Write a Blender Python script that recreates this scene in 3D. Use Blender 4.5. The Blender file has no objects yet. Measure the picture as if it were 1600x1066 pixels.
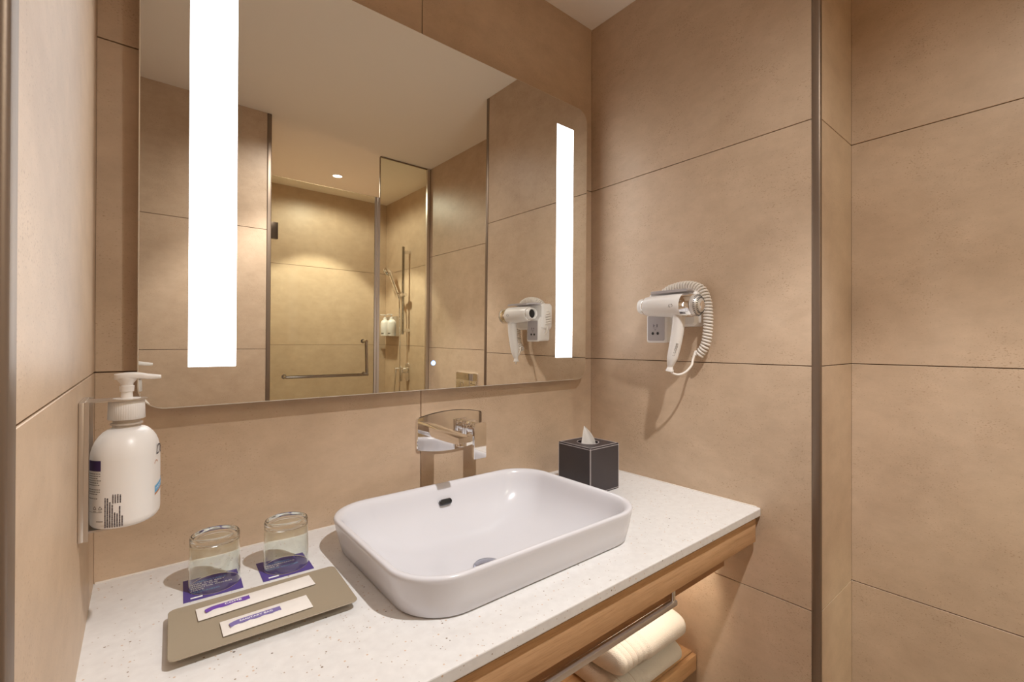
import bpy, bmesh, math, random
from mathutils import Vector, Matrix
random.seed(7)
PI = math.pi
S = bpy.context.scene
COL = S.collection

# ---------------------------------------------------------------- camera
cam_data = bpy.data.cameras.new('camera')
cam_data.sensor_width = 36.0
cam_data.lens = 717.46 * 36 / 1600
cam_data.clip_start = 0.02
camera = bpy.data.objects.new('camera', cam_data)
COL.objects.link(camera)
r_ = Vector((0.77597988, -0.63075264, 0.00251655))
u_ = Vector((-0.00465899, -0.00174198, 0.99998763))
f_ = Vector((0.63074046, 0.775982, 0.00429041))
m_ = Matrix((r_, u_, -f_)).transposed().to_4x4()
m_.translation = (0.06087, -1.10994, 1.25076)
camera.matrix_world = m_
S.camera = camera

# ---------------------------------------------------------------- light and exposure
S.view_settings.view_transform = 'Standard'
S.view_settings.look = 'None'
S.view_settings.gamma = 1.0
S.view_settings.exposure = 0.12
S.view_settings.use_curve_mapping = False
world = bpy.data.worlds.new('world')
S.world = world
world.use_nodes = True
world.node_tree.nodes['Background'].inputs[0].default_value = (1.0, 0.86, 0.74, 1)
world.node_tree.nodes['Background'].inputs[1].default_value = 0.3
S.cycles.max_bounces = 14
S.cycles.diffuse_bounces = 7
S.cycles.glossy_bounces = 8
S.cycles.transmission_bounces = 12
S.cycles.transparent_max_bounces = 12
S.cycles.sample_clamp_indirect = 6.0
S.cycles.blur_glossy = 0.3

def spot(name, loc, power, half, blend, color, radius=0.012):
    l = bpy.data.lights.new(name, 'SPOT')
    l.energy = power
    l.color = color
    l.spot_size = math.radians(half * 2)
    l.spot_blend = blend
    l.shadow_soft_size = radius
    l.cycles.use_multiple_importance_sampling = False
    o = bpy.data.objects.new(name, l)
    o.location = loc
    COL.objects.link(o)
    return o

STRIP_POWER = 4.8
LED_POWER = 70.0
spot('vanity_spot_beam', (0.69, -1.13, 2.37), 60, 45, 0.42, (1, 0.985, 0.975), 0.02)
spot('vanity_spot_spill', (0.69, -1.13, 2.37), 27, 76, 0.8, (1, 0.975, 0.95), 0.02)
spot('shower_spot_beam', (1.156, -2.24, 2.37), 58, 45, 0.16, (1, 0.97, 0.83), 0.04)
spot('shower_spot_spill', (1.156, -2.24, 2.37), 19, 84, 0.35, (1, 0.97, 0.84), 0.04)

# ---------------------------------------------------------------- dimensions (metres)
W = 1.3331      # width of the basin niche
ZC = 0.8175     # top of the counter
DC = 0.585      # depth of the counter
ZH = 2.388      # ceiling
YT = 0.7174     # depth of the niche
XR = 1.588      # recessed right wall
XS = 1.7285     # shower side wall
YS = 2.701      # shower rear wall
YA = 1.556      # wall behind the camera
XA = 0.574      # its end
YG = 1.705      # glass plane
ZROWS = [0.0, 0.6, 1.196, 1.8, ZH]

# ---------------------------------------------------------------- materials
def new_mat(name):
    m = bpy.data.materials.new(name)
    m.use_nodes = True
    nt = m.node_tree
    return m, nt, nt.nodes['Principled BSDF']

def plain(name, col, rough=0.5, metal=0.0, spec=0.5, bump=None, coat=0.0):
    m, nt, b = new_mat(name)
    b.inputs['Base Color'].default_value = (*col, 1)
    b.inputs['Roughness'].default_value = rough
    b.inputs['Metallic'].default_value = metal
    b.inputs['Specular IOR Level'].default_value = spec
    b.inputs['Coat Weight'].default_value = coat
    if bump:
        sc, st = bump
        tc = nt.nodes.new('ShaderNodeTexCoord')
        n = nt.nodes.new('ShaderNodeTexNoise')
        n.inputs['Scale'].default_value = sc
        n.inputs['Detail'].default_value = 4
        bp = nt.nodes.new('ShaderNodeBump')
        bp.inputs['Strength'].default_value = st
        bp.inputs['Distance'].default_value = 0.002
        nt.links.new(tc.outputs['Object'], n.inputs['Vector'])
        nt.links.new(n.outputs[0], bp.inputs['Height'])
        nt.links.new(bp.outputs[0], b.inputs['Normal'])
    return m

def emis(name, col, strength):
    m = bpy.data.materials.new(name)
    m.use_nodes = True
    nt = m.node_tree
    nt.nodes.clear()
    e = nt.nodes.new('ShaderNodeEmission')
    e.inputs[0].default_value = (*col, 1)
    e.inputs[1].default_value = strength
    o = nt.nodes.new('ShaderNodeOutputMaterial')
    nt.links.new(e.outputs[0], o.inputs[0])
    return m

def ramp(nt, stops):
    r = nt.nodes.new('ShaderNodeValToRGB')
    els = r.color_ramp.elements
    while len(els) > len(stops):
        els.remove(els[-1])
    while len(els) < len(stops):
        els.new(0.5)
    for e, (p, c) in zip(els, stops):
        e.position = p
        e.color = (*c, 1) if len(c) == 3 else c
    return r

def tile_material():
    m, nt, b = new_mat('stone_tile')
    L = nt.links
    geo = nt.nodes.new('ShaderNodeNewGeometry')
    mp = nt.nodes.new('ShaderNodeMapping')
    mp.inputs['Location'].default_value = (3.1, 7.7, 1.3)
    L.new(geo.outputs['Position'], mp.inputs['Vector'])
    big = nt.nodes.new('ShaderNodeTexNoise')
    big.inputs['Scale'].default_value = 3.2
    big.inputs['Detail'].default_value = 6
    big.inputs['Roughness'].default_value = 0.62
    big.inputs['Distortion'].default_value = 0.6
    L.new(mp.outputs[0], big.inputs['Vector'])
    st = nt.nodes.new('ShaderNodeMapping')
    st.inputs['Scale'].default_value = (1, 1, 1.7)
    L.new(mp.outputs[0], st.inputs['Vector'])
    mid = nt.nodes.new('ShaderNodeTexNoise')
    mid.inputs['Scale'].default_value = 14
    mid.inputs['Detail'].default_value = 8
    mid.inputs['Roughness'].default_value = 0.7
    L.new(st.outputs[0], mid.inputs['Vector'])
    cr = ramp(nt, [(0.25, (0.525, 0.388, 0.271)), (0.5, (0.588, 0.444, 0.317)), (0.78, (0.650, 0.502, 0.369))])
    L.new(big.outputs[0], cr.inputs[0])
    mr = ramp(nt, [(0.3, (0.90, 0.893, 0.885)), (0.7, (1.05, 1.05, 1.05))])
    L.new(mid.outputs[0], mr.inputs[0])
    mul = nt.nodes.new('ShaderNodeMix')
    mul.data_type = 'RGBA'
    mul.blend_type = 'MULTIPLY'
    mul.inputs[0].default_value = 1.0
    L.new(cr.outputs[0], mul.inputs[6])
    L.new(mr.outputs[0], mul.inputs[7])
    # little pits and darker specks, gathered in clouds
    fine = nt.nodes.new('ShaderNodeTexNoise')
    fine.inputs['Scale'].default_value = 230
    fine.inputs['Detail'].default_value = 3
    L.new(st.outputs[0], fine.inputs['Vector'])
    cl = nt.nodes.new('ShaderNodeTexNoise')
    cl.inputs['Scale'].default_value = 9
    cl.inputs['Detail'].default_value = 3
    L.new(mp.outputs[0], cl.inputs['Vector'])
    a = nt.nodes.new('ShaderNodeMath')
    a.operation = 'MULTIPLY_ADD'
    a.inputs[1].default_value = 0.32
    L.new(cl.outputs[0], a.inputs[0])
    L.new(fine.outputs[0], a.inputs[2])
    sr = ramp(nt, [(0.785, (1, 1, 1)), (0.90, (0.66, 0.58, 0.52))])
    L.new(a.outputs[0], sr.inputs[0])
    mul2 = nt.nodes.new('ShaderNodeMix')
    mul2.data_type = 'RGBA'
    mul2.blend_type = 'MULTIPLY'
    mul2.inputs[0].default_value = 0.8
    L.new(mul.outputs[2], mul2.inputs[6])
    L.new(sr.outputs[0], mul2.inputs[7])
    # each tile a hair lighter or darker than its neighbour
    oi = nt.nodes.new('ShaderNodeObjectInfo')
    mr2 = nt.nodes.new('ShaderNodeMapRange')
    mr2.inputs[3].default_value = 0.97
    mr2.inputs[4].default_value = 1.03
    L.new(oi.outputs['Random'], mr2.inputs[0])
    hsv = nt.nodes.new('ShaderNodeHueSaturation')
    L.new(mr2.outputs[0], hsv.inputs['Value'])
    L.new(mul2.outputs[2], hsv.inputs['Color'])
    L.new(hsv.outputs[0], b.inputs['Base Color'])
    b.inputs['Roughness'].default_value = 0.42
    b.inputs['Specular IOR Level'].default_value = 0.35
    bp = nt.nodes.new('ShaderNodeBump')
    bp.inputs['Strength'].default_value = 0.12
    bp.inputs['Distance'].default_value = 0.001
    L.new(fine.outputs[0], bp.inputs['Height'])
    L.new(bp.outputs[0], b.inputs['Normal'])
    return m

def wood_material(name, c1, c2, c3):
    m, nt, b = new_mat(name)
    L = nt.links
    tc = nt.nodes.new('ShaderNodeNewGeometry')
    mp = nt.nodes.new('ShaderNodeMapping')
    mp.inputs['Scale'].default_value = (2.2, 42, 42)
    L.new(tc.outputs['Position'], mp.inputs['Vector'])
    n = nt.nodes.new('ShaderNodeTexNoise')
    n.inputs['Scale'].default_value = 2.0
    n.inputs['Detail'].default_value = 6
    n.inputs['Distortion'].default_value = 0.8
    L.new(mp.outputs[0], n.inputs['Vector'])
    mp2 = nt.nodes.new('ShaderNodeMapping')
    mp2.inputs['Scale'].default_value = (30, 900, 900)
    L.new(tc.outputs['Position'], mp2.inputs['Vector'])
    n2 = nt.nodes.new('ShaderNodeTexNoise')
    n2.inputs['Scale'].default_value = 1.0
    n2.inputs['Detail'].default_value = 2
    L.new(mp2.outputs[0], n2.inputs['Vector'])
    cr = ramp(nt, [(0.28, c1), (0.52, c2), (0.75, c3)])
    L.new(n.outputs[0], cr.inputs[0])
    pr = ramp(nt, [(0.32, (0.78, 0.74, 0.70)), (0.46, (1, 1, 1))])
    L.new(n2.outputs[0], pr.inputs[0])
    mul = nt.nodes.new('ShaderNodeMix')
    mul.data_type = 'RGBA'
    mul.blend_type = 'MULTIPLY'
    mul.inputs[0].default_value = 0.7
    L.new(cr.outputs[0], mul.inputs[6])
    L.new(pr.outputs[0], mul.inputs[7])
    L.new(mul.outputs[2], b.inputs['Base Color'])
    b.inputs['Roughness'].default_value = 0.5
    b.inputs['Specular IOR Level'].default_value = 0.3
    bp = nt.nodes.new('ShaderNodeBump')
    bp.inputs['Strength'].default_value = 0.15
    bp.inputs['Distance'].default_value = 0.0008
    L.new(n2.outputs[0], bp.inputs['Height'])
    L.new(bp.outputs[0], b.inputs['Normal'])
    return m

def quartz_material():
    m, nt, b = new_mat('speckled_quartz')
    L = nt.links
    g = nt.nodes.new('ShaderNodeNewGeometry')
    base = nt.nodes.new('ShaderNodeTexNoise')
    base.inputs['Scale'].default_value = 60
    base.inputs['Detail'].default_value = 4
    L.new(g.outputs['Position'], base.inputs['Vector'])
    cb = ramp(nt, [(0.3, (0.705, 0.69, 0.68)), (0.7, (0.765, 0.755, 0.745))])
    L.new(base.outputs[0], cb.inputs[0])
    prev = cb.outputs[0]
    for sc, thr, keep, col in ((75, 0.12, 0.86, (0.26, 0.20, 0.15)), (170, 0.17, 0.80, (0.45, 0.36, 0.29)),
                               (48, 0.085, 0.84, (0.18, 0.14, 0.11)), (110, 0.17, 0.82, (0.62, 0.46, 0.34))):
        v = nt.nodes.new('ShaderNodeTexVoronoi')
        v.inputs['Scale'].default_value = sc
        L.new(g.outputs['Position'], v.inputs['Vector'])
        lt = nt.nodes.new('ShaderNodeMath')
        lt.operation = 'LESS_THAN'
        lt.inputs[1].default_value = thr
        L.new(v.outputs['Distance'], lt.inputs[0])
        sep = nt.nodes.new('ShaderNodeSeparateColor')
        L.new(v.outputs['Color'], sep.inputs[0])
        gt = nt.nodes.new('ShaderNodeMath')
        gt.operation = 'GREATER_THAN'
        gt.inputs[1].default_value = keep
        L.new(sep.outputs[0], gt.inputs[0])
        mm = nt.nodes.new('ShaderNodeMath')
        mm.operation = 'MULTIPLY'
        L.new(lt.outputs[0], mm.inputs[0])
        L.new(gt.outputs[0], mm.inputs[1])
        mx = nt.nodes.new('ShaderNodeMix')
        mx.data_type = 'RGBA'
        L.new(mm.outputs[0], mx.inputs[0])
        L.new(prev, mx.inputs[6])
        mx.inputs[7].default_value = (*col, 1)
        prev = mx.outputs[2]
    L.new(prev, b.inputs['Base Color'])
    b.inputs['Roughness'].default_value = 0.32
    b.inputs['Specular IOR Level'].default_value = 0.4
    return m

def arch_glass(name, tint):
    m = bpy.data.materials.new(name)
    m.use_nodes = True
    nt = m.node_tree
    nt.nodes.clear()
    t = nt.nodes.new('ShaderNodeBsdfTransparent')
    t.inputs[0].default_value = (*tint, 1)
    g = nt.nodes.new('ShaderNodeBsdfGlossy')
    g.inputs['Roughness'].default_value = 0.0
    f = nt.nodes.new('ShaderNodeFresnel')
    f.inputs[0].default_value = 1.1
    mx = nt.nodes.new('ShaderNodeMixShader')
    o = nt.nodes.new('ShaderNodeOutputMaterial')
    nt.links.new(f.outputs[0], mx.inputs[0])
    nt.links.new(t.outputs[0], mx.inputs[1])
    nt.links.new(g.outputs[0], mx.inputs[2])
    nt.links.new(mx.outputs[0], o.inputs[0])
    return m

def glass_material(name, col, ior=1.48):
    m, nt, b = new_mat(name)
    b.inputs['Base Color'].default_value = (*col, 1)
    b.inputs['Roughness'].default_value = 0.0
    b.inputs['IOR'].default_value = ior
    b.inputs['Transmission Weight'].default_value = 1.0
    return m

M = {}
M['tile'] = tile_material()
M['grout'] = plain('dark_grout', (0.16, 0.09, 0.05), 0.9)
M['ceiling'] = plain('ceiling_paint', (0.90, 0.84, 0.75), 0.9, spec=0.1)
M['floor'] = plain('floor_stone', (0.42, 0.33, 0.26), 0.5, bump=(60, 0.1))
M['chrome'] = plain('chrome', (0.88, 0.87, 0.86), 0.04, 1.0)
M['steel'] = plain('brushed_steel', (0.66, 0.61, 0.56), 0.30, 0.85, bump=(400, 0.05))
M['bronze'] = plain('brushed_dark_trim', (0.25, 0.19, 0.145), 0.42, 0.75, bump=(300, 0.05))
M['mirror'] = plain('mirror_silver', (0.86, 0.845, 0.79), 0.0, 1.0)
M['mirror_edge'] = plain('mirror_edge', (0.90, 0.87, 0.78), 0.3, 0.0)
M['strip'] = emis('lit_strip', (1, 1, 1), STRIP_POWER)
M['led'] = emis('warm_led', (1, 0.86, 0.68), LED_POWER)
M['button_blue'] = emis('blue_button_glow', (0.25, 0.5, 1.0), 2.2)
M['button_white'] = emis('white_button_glow', (0.8, 0.9, 1.0), 2.2)
M['lamp_face'] = emis('downlight_face', (1, 0.95, 0.85), 6.0)
M['quartz'] = quartz_material()
M['caulk'] = plain('silicone_bead', (0.75, 0.70, 0.64), 0.4)
M['oak'] = wood_material('oak', (0.50, 0.295, 0.15), (0.59, 0.36, 0.195), (0.66, 0.42, 0.24))
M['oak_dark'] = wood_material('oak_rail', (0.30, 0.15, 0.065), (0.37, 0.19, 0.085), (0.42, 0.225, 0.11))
M['ceramic'] = plain('white_ceramic', (0.675, 0.672, 0.71), 0.2, spec=0.45)
M['dark_reflection_metal'] = plain('dark_reflection_metal', (0.42, 0.39, 0.35), 0.12, 1.0)  # chrome darkened: reflections of dark surroundings are put into the colour
M['drain'] = plain('drain_metal', (0.42, 0.43, 0.50), 0.2, 1.0)
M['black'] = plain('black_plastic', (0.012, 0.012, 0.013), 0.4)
M['dark_chrome'] = plain('dark_chrome', (0.10, 0.10, 0.11), 0.12, 1.0)
M['leather'] = plain('dark_leather', (0.042, 0.034, 0.038), 0.42, bump=(900, 0.35))
M['stitch'] = plain('pale_stitching', (0.55, 0.50, 0.50), 0.7)
M['tissue'] = plain('tissue_paper', (0.90, 0.885, 0.86), 0.9, bump=(120, 0.4))
M['tray'] = plain('taupe_tray', (0.33, 0.275, 0.20), 0.45)
M['card'] = plain('violet_card', (0.085, 0.055, 0.26), 0.55)
M['ink_white'] = plain('white_print', (0.92, 0.92, 0.94), 0.6)
M['ink_blue'] = plain('blue_print', (0.16, 0.36, 0.66), 0.6)
M['paper'] = plain('sachet_paper', (0.78, 0.74, 0.70), 0.6, bump=(90, 0.3))
M['purple'] = plain('purple_print', (0.16, 0.065, 0.40), 0.55)
M['lilac'] = plain('lilac_print', (0.20, 0.16, 0.40), 0.55)
M['glass'] = glass_material('tumbler_glass', (0.955, 0.99, 0.96))
M['pane'] = arch_glass('shower_glass', (0.94, 0.96, 0.915))
M['silver'] = plain('silver_plastic', (0.66, 0.63, 0.60), 0.32, 0.55)
M['hinge'] = plain('bronze_hinge', (0.11, 0.08, 0.055), 0.35, 0.8)
M['seal'] = plain('clear_seal', (0.50, 0.44, 0.40), 0.3, 0.3)
M['plastic'] = plain('white_plastic', (0.83, 0.81, 0.79), 0.32)
M['bottle'] = plain('white_bottle', (0.78, 0.76, 0.74), 0.36)
M['neck'] = plain('bottle_neck', (0.52, 0.46, 0.40), 0.3)
M['grey_plastic'] = plain('grey_plastic', (0.44, 0.41, 0.42), 0.45)
M['cord'] = plain('cream_cord', (0.80, 0.75, 0.69), 0.42)
M['ink_dark'] = plain('dark_print', (0.04, 0.03, 0.045), 0.6)
M['ink_violet'] = plain('violet_block', (0.045, 0.02, 0.10), 0.5)
M['ink_grey'] = plain('grey_print', (0.20, 0.17, 0.15), 0.6)
M['ink_gold'] = plain('copper_print', (0.50, 0.22, 0.10), 0.5)
M['ink_cyan'] = plain('cyan_label', (0.10, 0.38, 0.66), 0.5)
M['towel'] = plain('terry_cloth', (0.80, 0.765, 0.73), 1.0, spec=0.05, bump=(420, 1.0))
M['towel_band'] = plain('woven_band', (0.62, 0.50, 0.44), 0.9, spec=0.1, bump=(700, 0.5))
M['door'] = wood_material('door_veneer', (0.20, 0.12, 0.07), (0.26, 0.16, 0.095), (0.31, 0.20, 0.12))

# ---------------------------------------------------------------- mesh helpers
def obj(name, bm, mat=None, parent=None, smooth=None, recalc=True):
    if recalc:
        bmesh.ops.recalc_face_normals(bm, faces=bm.faces[:])
    if smooth is not None:
        for f in bm.faces:
            f.smooth = True
        for e in bm.edges:
            if len(e.link_faces) == 2:
                e.smooth = e.calc_face_angle(0) < math.radians(smooth)
    me = bpy.data.meshes.new(name)
    bm.to_mesh(me)
    bm.free()
    if mat:
        me.materials.append(mat)
    o = bpy.data.objects.new(name, me)
    COL.objects.link(o)
    if parent:
        o.parent = parent
    return o

def empty(name, loc, label, cat, group=None, rot=(0, 0, 0)):
    o = bpy.data.objects.new(name, None)
    o.empty_display_size = 0.05
    COL.objects.link(o)
    o.location = loc
    o.rotation_euler = rot
    o['label'] = label
    o['category'] = cat
    if group:
        o['group'] = group
    return o

def tag(o, label, cat, group=None):
    o['label'] = label
    o['category'] = cat
    if group:
        o['group'] = group
    return o

def label(o, text):
    o['label'] = text
    return o

def box(bm, c, s, bevel=0.0, seg=2, rot=None):
    r = bmesh.ops.create_cube(bm, size=1.0)
    vs = r['verts']
    for v in vs:
        v.co = Vector((v.co.x * s[0], v.co.y * s[1], v.co.z * s[2]))
    if bevel:
        es = list({e for v in vs for e in v.link_edges})
        r2 = bmesh.ops.bevel(bm, geom=es + vs, offset=bevel, segments=seg, affect='EDGES', profile=0.5)
        vs = list({v for f in r2['faces'] for v in f.verts} | {v for v in vs if v.is_valid})
    mt = Matrix.Translation(c)
    if rot is not None:
        mt = mt @ rot
    for v in vs:
        v.co = mt @ v.co
    return vs

def boxr(bm, x0, x1, y0, y1, z0, z1, bevel=0.0, seg=2):
    return box(bm, ((x0 + x1) / 2, (y0 + y1) / 2, (z0 + z1) / 2), (abs(x1 - x0), abs(y1 - y0), abs(z1 - z0)), bevel, seg)

def mbox(name, mat, parent, x0, x1, y0, y1, z0, z1, bevel=0.0, seg=2):
    bm = bmesh.new()
    boxr(bm, x0, x1, y0, y1, z0, z1, bevel, seg)
    return obj(name, bm, mat, parent, smooth=40 if bevel else None)

def loft(bm, rings, cap0=True, cap1=True):
    vr = [[bm.verts.new(p) for p in ring] for ring in rings]
    n = len(rings[0])
    for a, b in zip(vr, vr[1:]):
        for i in range(n):
            j = (i + 1) % n
            bm.faces.new((a[i], a[j], b[j], b[i]))
    if cap0:
        bm.faces.new(vr[0][::-1])
    if cap1:
        bm.faces.new(vr[-1])
    return vr

def basis(axis):
    a = Vector(axis).normalized()
    t = Vector((0, 0, 1)) if abs(a.z) < 0.9 else Vector((0, 1, 0))
    p = a.cross(t).normalized()
    return a, p, a.cross(p).normalized()

def lathe(bm, prof, origin=(0, 0, 0), axis=(0, 0, 1), n=32, cap0=True, cap1=True, sx=1.0, sy=1.0):
    a, p, q = basis(axis)
    o = Vector(origin)
    rings = []
    for h, r in prof:
        rings.append([o + a * h + p * (math.cos(t) * r * sx) + q * (math.sin(t) * r * sy)
                      for t in (2 * PI * i / n for i in range(n))])
    return loft(bm, rings, cap0, cap1)

def cyl(bm, p0, p1, r, n=20, r1=None, bev=0.0):
    p0, p1 = Vector(p0), Vector(p1)
    d = (p1 - p0).length
    r1 = r if r1 is None else r1
    pr = [(0, r), (d, r1)] if not bev else [(0, r - bev), (bev, r), (d - bev, r1), (d, r1 - bev)]
    lathe(bm, pr, p0, p1 - p0, n)

def tube(bm, pts, r, n=8, radii=None, flat=1.0):
    pts = [Vector(p) for p in pts]
    tan = []
    for i in range(len(pts)):
        a = pts[max(i - 1, 0)]
        b = pts[min(i + 1, len(pts) - 1)]
        tan.append((b - a).normalized())
    a, p, q = basis(tan[0])
    rings = []
    for i, pt in enumerate(pts):
        t = tan[i]
        p = (p - t * p.dot(t)).normalized()
        q = t.cross(p)
        rr = radii[i] if radii else r
        rings.append([pt + p * (math.cos(w) * rr) + q * (math.sin(w) * rr * flat) for w in (2 * PI * k / n for k in range(n))])
    loft(bm, rings)

def spline(ctrl, per=10):
    P = [Vector(c) for c in ctrl]
    P = [P[0] * 2 - P[1]] + P + [P[-1] * 2 - P[-2]]
    out = []
    for i in range(1, len(P) - 2):
        for k in range(per):
            t = k / per
            a, b, c, d = P[i - 1], P[i], P[i + 1], P[i + 2]
            out.append(0.5 * ((2 * b) + (c - a) * t + (2 * a - 5 * b + 4 * c - d) * t * t + (3 * b - a - 3 * c + d) * t ** 3))
    out.append(P[-2])
    return out

def rrect(cx, cy, hx, hy, r, n=10):
    r = min(r, hx, hy)
    out = []
    for qx, qy, a0 in ((1, 1, 0), (-1, 1, 90), (-1, -1, 180), (1, -1, 270)):
        for k in range(n + 1):
            a = math.radians(a0 + 90 * k / n)
            out.append((cx + qx * (hx - r) + r * math.cos(a), cy + qy * (hy - r) + r * math.sin(a)))
    return out

def prism(bm, outline, fn, d0, d1, bev=0.0, cen=None):
    """outline of 2-D points; fn(u, v, d) gives 3-D; optional chamfer on the d1 side."""
    if cen is None:
        cen = (sum(p[0] for p in outline) / len(outline), sum(p[1] for p in outline) / len(outline))
    rings = [[fn(u, v, d0) for u, v in outline]]
    if bev:
        rings.append([fn(u, v, d1 - bev if d1 > d0 else d1 + bev) for u, v in outline])
        ins = []
        m = len(outline)
        for i in range(m):
            a, b, c = outline[i - 1], outline[i], outline[(i + 1) % m]
            t = Vector((c[0] - a[0], c[1] - a[1]))
            if t.length < 1e-9:
                t = Vector((1, 0))
            t.normalize()
            nrm = Vector((-t.y, t.x))
            if nrm.dot(Vector((cen[0] - b[0], cen[1] - b[1]))) < 0:
                nrm = -nrm
            ins.append((b[0] + nrm.x * bev, b[1] + nrm.y * bev))
        rings.append([fn(u, v, d1) for u, v in ins])
    else:
        rings.append([fn(u, v, d1) for u, v in outline])
    loft(bm, rings)

def text_mesh(s, size, shear=0.0, align='LEFT', spacing=1.0, bold=0.0):
    c = bpy.data.curves.new('txt', 'FONT')
    c.body = s
    c.size = size
    c.shear = shear
    c.align_x = align
    c.space_character = spacing
    c.resolution_u = 3
    c.offset = size * bold
    o = bpy.data.objects.new('txt', c)
    COL.objects.link(o)
    bpy.context.view_layer.update()
    dg = bpy.context.evaluated_depsgraph_get()
    me = bpy.data.meshes.new_from_object(o.evaluated_get(dg))
    bm = bmesh.new()
    bm.from_mesh(me)
    bpy.data.objects.remove(o)
    bpy.data.curves.remove(c)
    bpy.data.meshes.remove(me)
    return bm

def lines_mesh(lines, size, lead, **kw):
    out = bmesh.new()
    for i, s in enumerate(lines):
        if not s:
            continue
        b = text_mesh(s, size, **kw)
        for v in b.verts:
            v.co.y -= i * lead
        me = bpy.data.meshes.new('t')
        b.to_mesh(me)
        b.free()
        out.from_mesh(me)
        bpy.data.meshes.remove(me)
    return out

def map_bm(bm, fn):
    for v in bm.verts:
        v.co = fn(v.co.x, v.co.y, v.co.z)
    return bm

# ---------------------------------------------------------------- the room
def structure(o):
    o['kind'] = 'structure'
    return o

def tiled_wall(name, p0, u, nrm, ulen, ubreaks=(), zb=ZROWS, thick=0.06, e0=0.0, e1=0.0):
    """wall whose finished face runs from p0 along u (unit, horizontal); nrm points into the room"""
    p0, u, nrm = Vector((p0[0], p0[1], 0)), Vector((*u, 0)), Vector((*nrm, 0))
    def slab(bm, a, b, z0, z1, d0, d1, bev=0.0):
        if bev == 0:
            pts = [(a, z0), (b, z0), (b, z1), (a, z1)]
            loft(bm, [[p0 + u * s + nrm * d + Vector((0, 0, z)) for s, z in pts] for d in (d0, d1)])
        else:
            o = [(a, z0), (b, z0), (b, z1), (a, z1)]
            i = [(a + bev, z0 + bev), (b - bev, z0 + bev), (b - bev, z1 - bev), (a + bev, z1 - bev)]
            loft(bm, [[p0 + u * s + nrm * d0 + Vector((0, 0, z)) for s, z in o],
                      [p0 + u * s + nrm * (d1 - bev) + Vector((0, 0, z)) for s, z in o],
                      [p0 + u * s + nrm * d1 + Vector((0, 0, z)) for s, z in i]])
    bm = bmesh.new()
    slab(bm, -e0, ulen + e1, 0, zb[-1], -thick, -0.006)
    wall = structure(obj(name, bm, M['grout']))
    ub = [0.0] + list(ubreaks) + [ulen]
    g = 0.0011
    for i in range(len(ub) - 1):
        for j in range(len(zb) - 1):
            a = ub[i] + (g if i else 0)
            b = ub[i + 1] - (g if i < len(ub) - 2 else 0)
            z0 = zb[j] + (g if j else 0)
            z1 = zb[j + 1] - (g if j < len(zb) - 2 else 0)
            bm = bmesh.new()
            slab(bm, a, b, z0, z1, -0.0062, 0.0, 0.0005)
            obj('tile', bm, M['tile'], wall)
    return wall

tiled_wall('wall_back', (0, 0), (1, 0), (0, -1), W, (0.649,), e0=0.06, e1=0.06)
tiled_wall('wall_right', (W, 0), (0, -1), (-1, 0), 0.702, e0=0.06)
tiled_wall('wall_left', (0, 0), (0, -1), (1, 0), 0.691, e0=0.06)
tiled_wall('wall_right_return', (W + 0.012, -YT), (1, 0), (0, -1), XR - W - 0.012, thick=0.05, e1=0.05)
tiled_wall('wall_right_recess', (XR, -YT), (0, -1), (-1, 0), 1.70 - YT, thick=0.05, e0=0.05)
tiled_wall('wall_left_return', (-1.0, -YT), (1, 0), (0, -1), 0.99, thick=0.05, e0=0.05)
tiled_wall('wall_front', (-1.0, -YA), (1, 0), (0, 1), 1.0 + XA, (0.42,), thick=0.05, e0=0.05)
tiled_wall('wall_shower_left', (XA, -YA - 0.001), (0, -1), (1, 0), YS - YA, thick=0.05, e1=0.05)
tiled_wall('wall_shower_back', (XA, -YS), (1, 0), (0, 1), XS - XA, thick=0.05, e0=0.05, e1=0.05)
tiled_wall('wall_shower_right', (XS, -1.70), (0, -1), (-1, 0), YS - 1.70, thick=0.05, e0=0.05, e1=0.05)
tiled_wall('wall_shower_return', (XR + 0.001, -1.70), (1, 0), (0, -1), XS - XR, thick=0.05, e1=0.05)
structure(mbox('wall_corridor_end', M['ceiling'], None, -1.06, -1.0, -YA - 0.05, -YT + 0.05, 0, ZH))
structure(mbox('ceiling', M['ceiling'], None, -1.06, XS + 0.06, -YS - 0.06, 0.06, ZH, ZH + 0.08))
structure(mbox('floor', M['floor'], None, -1.06, XS + 0.06, -YS - 0.06, 0.06, -0.06, 0))
d1 = structure(mbox('door_1', M['door'], None, -1.0, -0.965, -1.52, -0.76, 0.002, 2.08, 0.002))
bm = bmesh.new()
cyl(bm, (-0.965, -0.84, 1.0), (-0.92, -0.84, 1.0), 0.008)
cyl(bm, (-0.922, -0.832, 1.0), (-0.922, -0.96, 1.0), 0.008, bev=0.002)
obj('door_handle', bm, M['steel'], d1, smooth=40)

# metal corner trims
def trim(name, x0, x1, y0, y1):
    return structure(mbox(name, M['bronze'], None, x0, x1, y0, y1, 0, ZH, 0.0035, 3))
trim('trim_1', W - 0.002, W + 0.012, -0.7215, -0.702)
trim('trim_2', -0.012, 0.002, -0.7195, -0.691)
trim('trim_3', XA, XA + 0.021, -1.569, -1.553)
trim('trim_4', XR - 0.004, XR + 0.020, -1.722, -1.698)

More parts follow.
